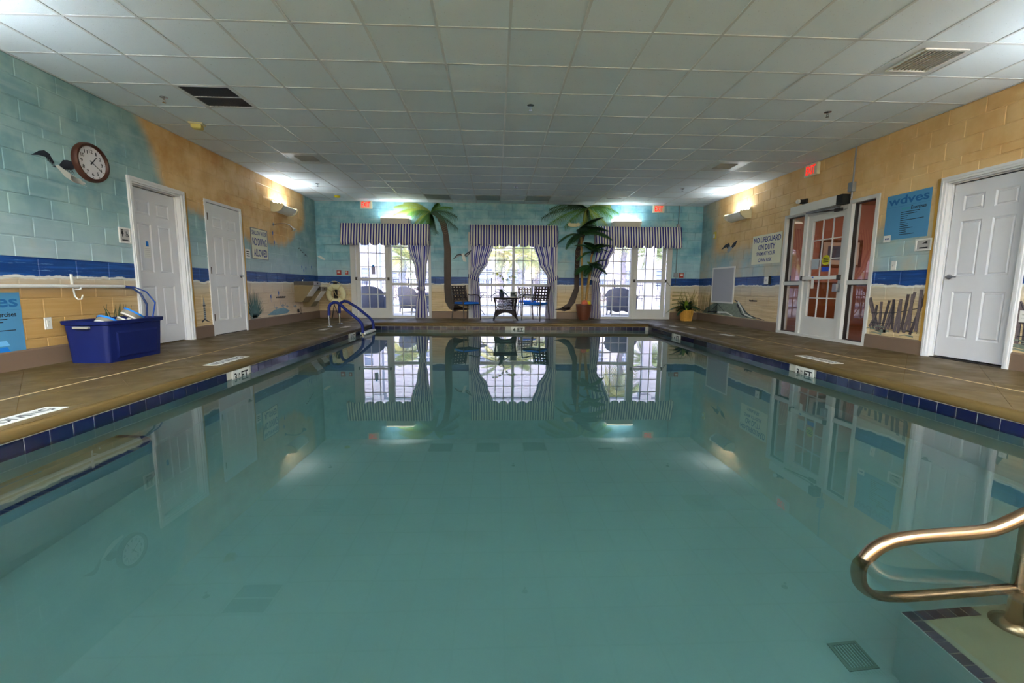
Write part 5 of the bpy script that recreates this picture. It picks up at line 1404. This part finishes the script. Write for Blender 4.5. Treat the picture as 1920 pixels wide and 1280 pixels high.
painted_palm('painted palm tree behind the potted palm',
    [(2.31, 2.85), (2.26, 2.33), (2.11, 1.81), (2.10, 1.25), (2.10, .82), (1.94, .42), (1.75, .28)],
    [(2.46, 2.85), (2.40, 2.34), (2.24, 1.81), (2.23, 1.25), (2.23, .76), (2.13, .43), (1.97, .24)],
    [[(1.85, .29), (1.72, .25), (1.60, .25)], [(2.0, .30), (1.85, .23), (1.75, .23)]], (2.40, 2.90),
    [(1.22, 2.64, p_dgreen), (1.35, 2.44, p_green), (1.42, 2.86, p_dgreen), (2.28, 2.36, p_lime), (2.66, 2.40, p_green), (2.93, 2.48, p_lime), (3.07, 2.67, p_green), (3.22, 2.78, p_green), (3.0, 2.97, p_lime), (1.82, 2.42, p_green), (1.9, 2.97, p_dgreen), (2.5, 2.45, p_dgreen)])
t = painted('B', 'painted_gull', 'painted grey gull flying beside the left painted palm')
Decal('B', .003).poly([(-1.14, 1.54), (-1.02, 1.675), (-.94, 1.70), (-.85, 1.69), (-.86, 1.64), (-.95, 1.64), (-1.04, 1.60)]).poly([(-.83, 1.64), (-.80, 1.70), (-.64, 1.80), (-.68, 1.70), (-.76, 1.62)]).build('painted_wing', p_ink, t)
Decal('B', .004).poly([(-1.08, 1.57), (-1.0, 1.655), (-.9, 1.665), (-.95, 1.63)]).poly([(-.80, 1.655), (-.70, 1.73), (-.73, 1.66)]).build('painted_wing', p_grey, t)
Decal('B', .005).poly([(-.90, 1.70), (-.84, 1.71), (-.80, 1.60), (-.77, 1.49), (-.85, 1.50), (-.88, 1.60)]).build('painted_body', p_whit, t)
t = painted('L', 'painted_gull', 'painted white gull with dark wings beside the wall clock')
d = Decal('L', .003).poly([(4.72, 2.11), (4.80, 2.17), (4.86, 2.195), (4.91, 2.175), (4.955, 2.09), (4.93, 2.085), (4.88, 2.13), (4.80, 2.13)])
d.poly([(5.00, 2.085), (5.05, 2.15), (5.10, 2.165), (5.20, 2.16), (5.16, 2.08), (5.05, 2.05)])
for q in range(5): d.stroke([(4.87 + .018 * q, 2.14 - .012 * q), (4.89 + .016 * q, 2.09 - .012 * q)], .012, .003); d.stroke([(5.05 + .02 * q, 2.09), (5.08 + .022 * q, 2.02)], .012, .003)
d.build('painted_wing', p_ink, t)
d = Decal('L', .004).poly([(4.955, 2.065), (4.985, 2.085), (5.02, 2.07), (5.13, 2.02), (5.29, 1.965), (5.27, 1.945), (5.15, 1.94), (5.05, 1.98), (4.985, 2.045)])
for q in range(4): d.stroke([(5.12, 2.0 - .012 * q), (5.26 + .012 * q, 1.99 - .02 * q)], .012, .003)
d.build('painted_body', p_whit, t); Decal('L', .005).stroke([(4.965, 2.062), (4.925, 2.055)], .012, .004).build('painted_beak', p_ink, t)
t = painted('R', 'painted_gull', 'painted dark gull on the right wall above the access panel')
Decal('R', .003).poly([(10.63, 1.77), (10.45, 1.88), (10.27, 1.91), (10.20, 1.80), (10.30, 1.76), (10.38, 1.82)]).poly([(10.18, 1.80), (10.10, 1.88), (9.92, 1.94), (9.98, 1.83), (10.1, 1.77)]).build('painted_wing', p_ink, t)
Decal('R', .004).poly([(10.27, 1.83), (10.12, 1.80), (10.14, 1.74), (10.29, 1.67), (10.34, 1.74)]).build('painted_body', p_grey, t)
# lighthouse, agave, pool of birds, water birds on the left wall
t = painted('L', 'painted_lighthouse', 'small painted grey lighthouse between the two left doors')
Decal('L', .003).poly([(7.10, .27), (7.17, .27), (7.155, .50), (7.115, .50)]).poly([(7.105, .505), (7.165, .505), (7.155, .56), (7.135, .64), (7.115, .56)]).build('painted_tower', p_grey, t)
d = Decal('L', .004)
for q in range(6): d.stroke([(7.112 + .002 * q, .46 - .03 * q), (7.16 - .001 * q, .45 - .03 * q)], .009)
d.stroke([(7.10, .505), (7.17, .505)], .012); d.stroke([(7.055, .25), (7.12, .29), (7.20, .25), (7.26, .235)], .03, .01).build('painted_outline', p_ink, t)
t = painted('L', 'painted_agave', 'painted spiky grey green agave right of the bronze hinged door')
for k, m in enumerate((p_agave, p_dgreen, p_agave)):
    d = Decal('L', .003 + .001 * k)
    for q in range(11):
        a = .25 + (PI - .5) * (q + .3 * k) / 11; l = random.uniform(.38, .58); x0 = 8.58 + .05 * math.cos(a)
        d.stroke([(x0, .215), (x0 + .55 * l * math.cos(a) * .6, .22 + .55 * l * math.sin(a)), (x0 + l * math.cos(a) * .62, .22 + l * math.sin(a))], .035, .003)
    d.build('painted_blade', m, t)
d = Decal('L', .004)
for q in range(3): d.stroke([(8.42, .20 + .035 * q), (8.60, .205 + .03 * q), (8.78, .21 + .03 * q)], .016, .006)
d.build('painted_shadow', p_agave, t)
t = painted('L', 'painted_birds', 'painted pond with grey shore birds low on the left wall')
Decal('L', .003).poly([(9.05, .235), (9.35, .33), (9.75, .36), (10.02, .28), (9.9, .225), (9.4, .215)]).build('painted_water', p_teal, t)
d = Decal('L', .004)
for x, z, s_ in ((9.35, .36, 1), (9.62, .40, 1.2), (9.85, .37, .9), (10.20, .36, 1.2)):
    d.poly([(x, z), (x + .08 * s_, z + .035 * s_), (x + .15 * s_, z), (x + .07 * s_, z - .025 * s_)]); d.stroke([(x + .01, z + .01), (x - .02 * s_, z + .07 * s_), (x + .0, z + .09 * s_)], .018, .008)
d.build('painted_bird', p_grey, t)
t = painted('L', 'painted_birds', 'small blue birds painted at the horizon in the far left corner')
d = Decal('L', .003)
for x, z in ((10.75, 1.22), (10.97, 1.2), (11.30, 1.24), (9.22, .55), (9.55, .62), (9.49, 1.68), (9.45, 1.86), (10.85, 1.14)):
    d.poly([(x, z), (x + .03, z + .04), (x + .02, z + .11), (x - .02, z + .07)]); d.stroke([(x, z), (x + .005, z - .06)], .012, .004)
d.build('painted_bird', p_blue, t)
d = Decal('L', .004)
for x, z in ((10.62, 1.70), (10.80, 1.62), (10.70, 1.66), (10.95, 1.57)): d.stroke([(x, z), (x + .06, z + .02), (x + .14, z - .03)], .03, .005)
d.build('painted_bird', p_ink, t)
t = painted('B', 'painted_wing', 'cream gull wing painted in the far left corner')
Decal('B', .003).poly([(-4.63, 1.60), (-4.56, 1.62), (-4.42, 1.52), (-4.46, 1.50), (-4.58, 1.55)]).build('painted_feather', p_whit, t)
t = painted('L', 'painted_grass', 'painted dark grass blades behind the blue tub')
d = Decal('L', .003)
for q in range(11):
    x = 5.36 + .036 * q; h = random.uniform(.06, .17); b = random.uniform(-.06, .05)
    d.stroke([(x, .40), (x + b * .3, .44 + h * .5), (x + b, .46 + h)], .018, .004)
d.build('painted_blade', p_dgreen, t)
# dune, sea oats and fence on the right wall
t = painted('R', 'painted_dune', 'painted grey green dune rocks under the access panel')
Decal('R', .003).poly([(11.4, .20), (11.2, .34), (10.8, .48), (10.3, .52), (9.75, .53), (9.62, .52), (9.35, .33), (8.95, .20)]).build('painted_rock', p_rock, t)
d = Decal('R', .0045).stroke([(9.85, .58), (9.62, .50), (9.45, .36), (9.2, .26), (8.7, .2)], .03, .012)
d.stroke([(9.75, .5), (9.65, .40), (9.55, .28), (9.3, .22)], .07, .012); d.stroke([(10.9, .3), (10.6, .46), (10.3, .30), (10.1, .24)], .02, .008); d.stroke([(11.1, .25), (10.7, .28), (10.3, .23)], .025, .006)
d.build('painted_outline', p_ink, t)
Decal('R', .005).stroke([(9.72, .55), (9.56, .42), (9.42, .28), (9.1, .22)], .06, .02).stroke([(10.6, .26), (10.2, .28), (9.9, .22)], .05, .02).build('painted_highlight', p_whit, t)
t = painted('R', 'painted_sea_oats', 'painted brown sea oats behind the leafy plant')
d = Decal('R', .003)
for q in range(26):
    x = random.uniform(10.6, 11.6); h = random.uniform(.35, .62); b = random.uniform(-.12, .12); d.stroke([(x, .22), (x + b * .3, .22 + h * .6), (x + b, .25 + h)], .022, .005)
d.build('painted_blade', p_olive, t)
d = Decal('B', .003)
t2 = painted('B', 'painted_sea_oats', 'painted olive sea grass behind the leafy plant on the far wall')
for q in range(30):
    x = random.uniform(4.78, 5.45); h = random.uniform(.25, .6); b = random.uniform(-.15, .15); d.stroke([(x, .22), (x + b * .3, .22 + h * .6), (x + b, .25 + h)], .028, .006)
for q in range(5): d.stroke([(4.78, .3 + .11 * q), (5.0, .34 + .1 * q), (5.2, .30 + .11 * q)], .03, .01)
d.build('painted_blade', p_olive, t2)
def painted_fence(s0, s1, label, z0=.27):
    t = painted('R', 'painted_fence', label)
    n = max(5, int(abs(s1 - s0) / .046)); dk = Decal('R', .0045)
    for q in range(n):
        f = q / (n - 1); s_ = s0 + (s1 - s0) * f; top = .56 + .30 * f + random.uniform(-.05, .05); lean = random.uniform(-.09, .05) - .05 * f
        if q == 2: top, lean = .72, .16
        w = .040 + .03 * (q == 2)
        Decal('R', .003 + .0002 * q).stroke([(s_ - lean * .2, z0 + random.uniform(-.04, .03)), (s_ + lean * .4, (z0 + top) / 2), (s_ + lean, top)], w).build('painted_slat', (p_wood, p_woodd, p_wood)[q % 3], t)
        dk.stroke([(s_ - lean * .2 - .02, z0), (s_ + lean - .02, top)], .007)
    dk.stroke([(s0, .50), ((s0 + s1) / 2, .52), (s1, .60)], .010); dk.stroke([(s0, .36), ((s0 + s1) / 2, .37), (s1, .42)], .008)
    dk.build('painted_wire', p_ink, t)
    d = Decal('R', .004)
    for q in range(9):
        a, b = sorted((s0, s1)); x = random.uniform(a, b - .1); d.stroke([(x, .21 + .012 * q), (x + .12, .225 + .012 * q), (x + .2, .205 + .012 * q)], .022, .006)
    d.build('painted_sand_grass', p_rock, t); return t
painted_fence(6.17, 5.47, 'painted weathered sand fence between the glass entrance and the white door')
painted_fence(4.36, 4.05, 'painted sand fence at the right frame edge past the white door', .3)

# ================================================================== LOUNGE BEHIND THE GLASS ENTRANCE
def room_box(name, x0, x1, y0, y1, z0, z1, m): return tag(MB().box(x0, x1, y0, y1, z0, z1).build(name, m), kind='structure')
room_box('wall_lounge_far', XR + .2, 10.2, 9.9, 10.0, 0, 2.9, salmon); room_box('wall_lounge_right', 10.0, 10.2, 5.6, 10.0, 0, 2.9, salmon); room_box('wall_lounge_near', XR + .61, 10.2, 5.5, 5.6, 0, 2.9, salmon)
room_box('floor_lounge', XR + .2, 10.2, 5.5, 10.0, -.1, -.001, wood_br); room_box('ceiling_lounge', XR + .2, 10.2, 5.5, 10.0, 2.75, 2.9, plain_wall)
t = thing('framed_picture', 'framed seascape picture on the salmon wall seen through the glass entrance', 'picture', (7.92, 9.9, 1.66))
MB().frame(-.49, .49, -.31, .31, .06, -.03, -.001).build('frame', wood_br, t, bevel=.006); MB().box(-.44, .44, -.012, -.001, -.26, .26).build('mat_board', mat('mat_board', '#d9c2b4', .6), t)
MB().box(-.31, .31, -.016, -.012, -.15, .16).build('print', mat('print_blue', '#6d6d88', .5, var=.4, scale=7), t)
t = thing('wall_panelling', 'brown wood wainscot along the salmon lounge wall', 'panelling', (XR + .2, 9.9, 0))
MB().box(0, 4.3, -.03, -.001, 0, .95).build('panel_board', mat('wainscot', '#94593c', .5, var=.12, scale=5, stretch=(1, 1, .2)), t); MB().box(0, 4.3, -.05, -.001, .95, 1.0).build('cap_rail', wood_br, t)
t = thing('lounge_fill_light', 'round light added to brighten the lounge beyond the glass entrance', 'light', (8.2, 7.9, 2.75))  # unseen lamp added to light the lounge
MB().lathe([(0, 0), (.22, 0), (.22, -.04), (.2, -.05)], 24).build('base', grey_metal, t); MB().lathe([(.2, -.05), (.19, -.09), (.1, -.12), (0, -.125)], 24).build('diffuser', emat('lounge_glow', '#ffe9d2', 40.0), t, smooth=True)

# ================================================================== OUTSIDE
tag(MB().box(-14, 16, YB + .2, 45, -.12, -.02).build('patio', ext_floor), 'pale concrete patio outside the windows', kind='structure')
tag(MB().box(-7, 8.5, 14.9, 15.3, 2.75, 3.05).build('porch_beam', ext_white), 'white porch beam outside the windows', kind='structure')
def column(x, y, label):
    t = thing('porch_column', label, 'column', (x, y, -.02), 0, 'white porch columns')
    MB().box(-.15, .15, -.15, .15, .0, 2.77).build('shaft', ext_white, t); MB().box(-.19, .19, -.19, .19, 0, .2).build('plinth', ext_white, t, bevel=.01); MB().box(-.19, .19, -.19, .19, 2.6, 2.77).build('capital', ext_white, t, bevel=.01)
column(-4.05, 15.1, 'white porch column seen through the left exit door'); column(5.35, 15.1, 'white porch column seen through the right exit door')
frm_o = frond_mesh(1.5, 14, .55, .75, .05, sag=.55)
def ext_palm(x, y, h, label, r=.17, n=26, m=frond_y):
    t = thing('palm_tree', label, 'tree', (x, y, -.02), 0, 'palm trees outside')
    pts = [(0, 0, 0)] + [(.04 * math.sin(i * 1.3), .03 * math.cos(i), h * i / 14) for i in range(1, 15)]
    MB().tube(pts, [r * (1.25 if i == 0 else 1 + .12 * (i % 2)) for i in range(15)], 9).build('trunk', ext_trunk, t)
    bm_ = MB()
    for q in range(44):
        a = q * 2.4; z = h * (.25 + .75 * q / 44); bm_.add([(r * .9 * math.cos(a - .3), r * .9 * math.sin(a - .3), z), (r * .9 * math.cos(a + .3), r * .9 * math.sin(a + .3), z), (r * 1.8 * math.cos(a), r * 1.8 * math.sin(a), z + .2)], [(0, 1, 2)])
    tag(bm_.build('leaf_boots', ext_trunk, t), kind='stuff')
    for q in range(n):
        az = q * 2.39996; place(frm_o, m if q % 3 else frond_g, t, (0, 0, h), az, random.uniform(-.6, 1.2), random.uniform(.65, 1.0), 'frond', random.uniform(-.4, .4))
ext_palm(.22, 24, 2.75, 'palm tree outside seen left of the middle window mullion'); ext_palm(1.36, 22.9, 2.45, 'palm tree outside just right of the middle window mullion'); ext_palm(2.55, 27.3, 2.5, 'thinner palm tree outside at the right of the middle window', .13)
ext_palm(-4.9, 23.4, 2.3, 'palm tree outside seen through the left sidelight'); ext_palm(5.15, 17.6, 3.1, 'palm tree outside beside the right porch column', .10); ext_palm(9.0, 25, 2.8, 'palm tree outside at the far right of the right exit door', .15, m=frond_g)
ext_palm(-8.4, 24, 2.6, 'palm tree outside at the far left of the left exit door', .15, m=frond_g)
# apartment building
t = thing('apartment_building', 'pale apartment building with blue windows across the outdoor pool', 'building', (1.5, 36, -.02))
MB().box(-22, 24, 0, 6, 0, 9).build('wall', ext_white, t)
for q in range(26): MB().box(-22, 24, -.03, 0, .3 + q * .32, .33 + q * .32).build('siding_board', ext_white, t)
for fx in range(-9, 10):
    for fz in (.9, 3.9):
        x = fx * 2.35; w = MB().frame(x - .62, x + .62, fz, fz + 1.5, .08, -.1, 0).build('window', ext_white, t)
        MB().box(x - .54, x + .54, -.03, -.01, fz + .08, fz + 1.42).build('pane', ext_win, w); MB().box(x - .02, x + .02, -.06, -.01, fz + .08, fz + 1.42).build('muntin', ext_white, w); MB().box(x - .54, x + .54, -.06, -.01, fz + .72, fz + .78).build('muntin', ext_white, w)
t = thing('pool_fence', 'dark metal railing beyond the outdoor pool', 'fence', (1, 26.2, -.02))
for z in (.25, 1.05, 1.28): MB().box(-16, 16, -.02, .02, z - .02, z + .02).build('rail', fence_m, t)
pk = MB().box(-.012, .012, -.012, .012, .05, 1.28).mesh('picket')
for q in range(211): link('picket', pk, fence_m, t, (-16 + q * .152, 0, 0))
for q in range(14): MB().box(-16.03 + q * 2.46, -15.97 + q * 2.46, -.03, .03, 0, 1.4).build('post', fence_m, t)
t = thing('outdoor_pool', 'outdoor swimming pool beyond the patio', 'pool', (1.0, 20.6, -.02))
MB().frame(-9, 9, -2.0, 2.0, .3, 0, .03).build('coping_edge', ext_white, t); t.children[0].rotation_euler = (PI / 2, 0, 0); t.children[0].location = (0, 0, .03)
MB().box(-8.7, 8.7, -1.7, 1.7, .0, .012).build('water', pool_aqua, t)
def hedge(x0, x1, y, h, label):
    t = thing('hedge', label, 'hedge', ((x0 + x1) / 2, y, -.02)); m = MB(); w = (x1 - x0) / 2
    for q in range(420):
        x, yy, z = random.uniform(-w, w), random.uniform(-.35, .35), random.uniform(.02, h); a = random.uniform(0, 6.3); s_ = random.uniform(.06, .14)
        m.add([(x, yy, z), (x + s_ * math.cos(a), yy + s_ * math.sin(a) * .6, z + s_ * .5), (x + s_ * math.cos(a + 1.2), yy, z + s_)], [(0, 1, 2)])
    tag(m.build('foliage', hedge_m, t), kind='stuff')
hedge(-7.6, -2.6, 25.3, .8, 'low purplish hedge outside the left sidelight'); hedge(3, 7.5, 25.2, .5, 'low hedge outside the right window')
def wicker_sofa(x, y, rz, label):
    t = thing('wicker_armchair', label, 'chair', (x, y, -.02), rz, 'grey wicker armchairs on the patio')
    def shell(pts, th):
        m = MB(); k = len(pts)
        for p in pts: m.v.append(p)
        return m
    m = MB(); n = 12
    for i in range(n + 1):
        a = PI * i / n; xx = -.40 * math.cos(a); yy = .16 + .22 * math.sin(a) ; zt = .62 + .24 * math.sin(a) ** .7
        for f, z in ((0, .16), (.5, .45), (1, zt)): m.v.append((xx * (1 + .07 * f), yy + .06 * f, z))
        if i:
            for k in (0, 1): m.f.append((3 * i - 3 + k, 3 * i + k, 3 * i + k + 1, 3 * i - 2 + k))
    o = m.build('back_shell', wicker_grey, t, smooth=True); o.modifiers.new('t', 'SOLIDIFY').thickness = .05
    for q in (-1, 1):
        MB().tube([(q * .43, .18, .63), (q * .45, -.05, .60), (q * .44, -.28, .58), (q * .41, -.34, .52), (q * .40, -.34, .16)], [.055, .055, .06, .05, .04], 10).build('arm', wicker_grey, t, smooth=True)
        MB().box(q * .40 - .025, q * .40 + .025, -.32, .2, .16, .56).build('side_panel', wicker_grey, t)
        for yy in (-.32, .22): MB().tube([(q * .38, yy, .2), (q * .40, yy, .0)], .022, 8).build('leg', wicker_grey, t)
    MB().box(-.39, .39, -.34, .24, .14, .34).build('seat_base', wicker_grey, t, bevel=.02); MB().box(-.36, .36, -.34, .2, .345, .43).build('cushion', mat('cushion_grey', '#6b7191', .8), t, bevel=.03)
    m = MB()
    for i in range(13):
        f = i / 12; m.v += [(-.38 + .76 * f, -.345, .15), (-.38 + .76 * f, -.345, .15 - .07 * abs(math.sin(f * PI * 2)) - .01)]
        if i: m.f.append((2 * i - 2, 2 * i, 2 * i + 1, 2 * i - 1))
    o = m.build('scalloped_apron', wicker_grey, t); o.modifiers.new('t', 'SOLIDIFY').thickness = .02
wicker_sofa(-3.72, 13.5, PI * .95, 'grey wicker armchair outside the left exit door'); wicker_sofa(-2.75, 14.7, PI * .8, 'second grey wicker armchair further right outside the left exit door')
wicker_sofa(4.0, 13.8, PI * .85, 'grey wicker armchair outside the right window with scrolled legs')
c2 = make_chair('strap patio chair with a blue cushion outside behind the wicker table', (.98, 13.4, -.02), math.radians(10)); c2['group'] = 'patio chairs outside'
t = thing('bistro_table', 'small round metal bistro table outside behind the left strap chair', 'table', (-.62, 13.6, -.02))
MB().lathe([(0, .66), (.34, .66), (.35, .68), (.33, .69), (0, .69)], 24).build('table_top', fence_m, t)
for q in range(3):
    a = q * 2.1; MB().tube([(.28 * math.cos(a), .28 * math.sin(a), 0), (.08 * math.cos(a), .08 * math.sin(a), .28), (.06 * math.cos(a), .06 * math.sin(a), .4), (.26 * math.cos(a), .26 * math.sin(a), .65)], .012, 6).build('leg', fence_m, t, smooth=True)
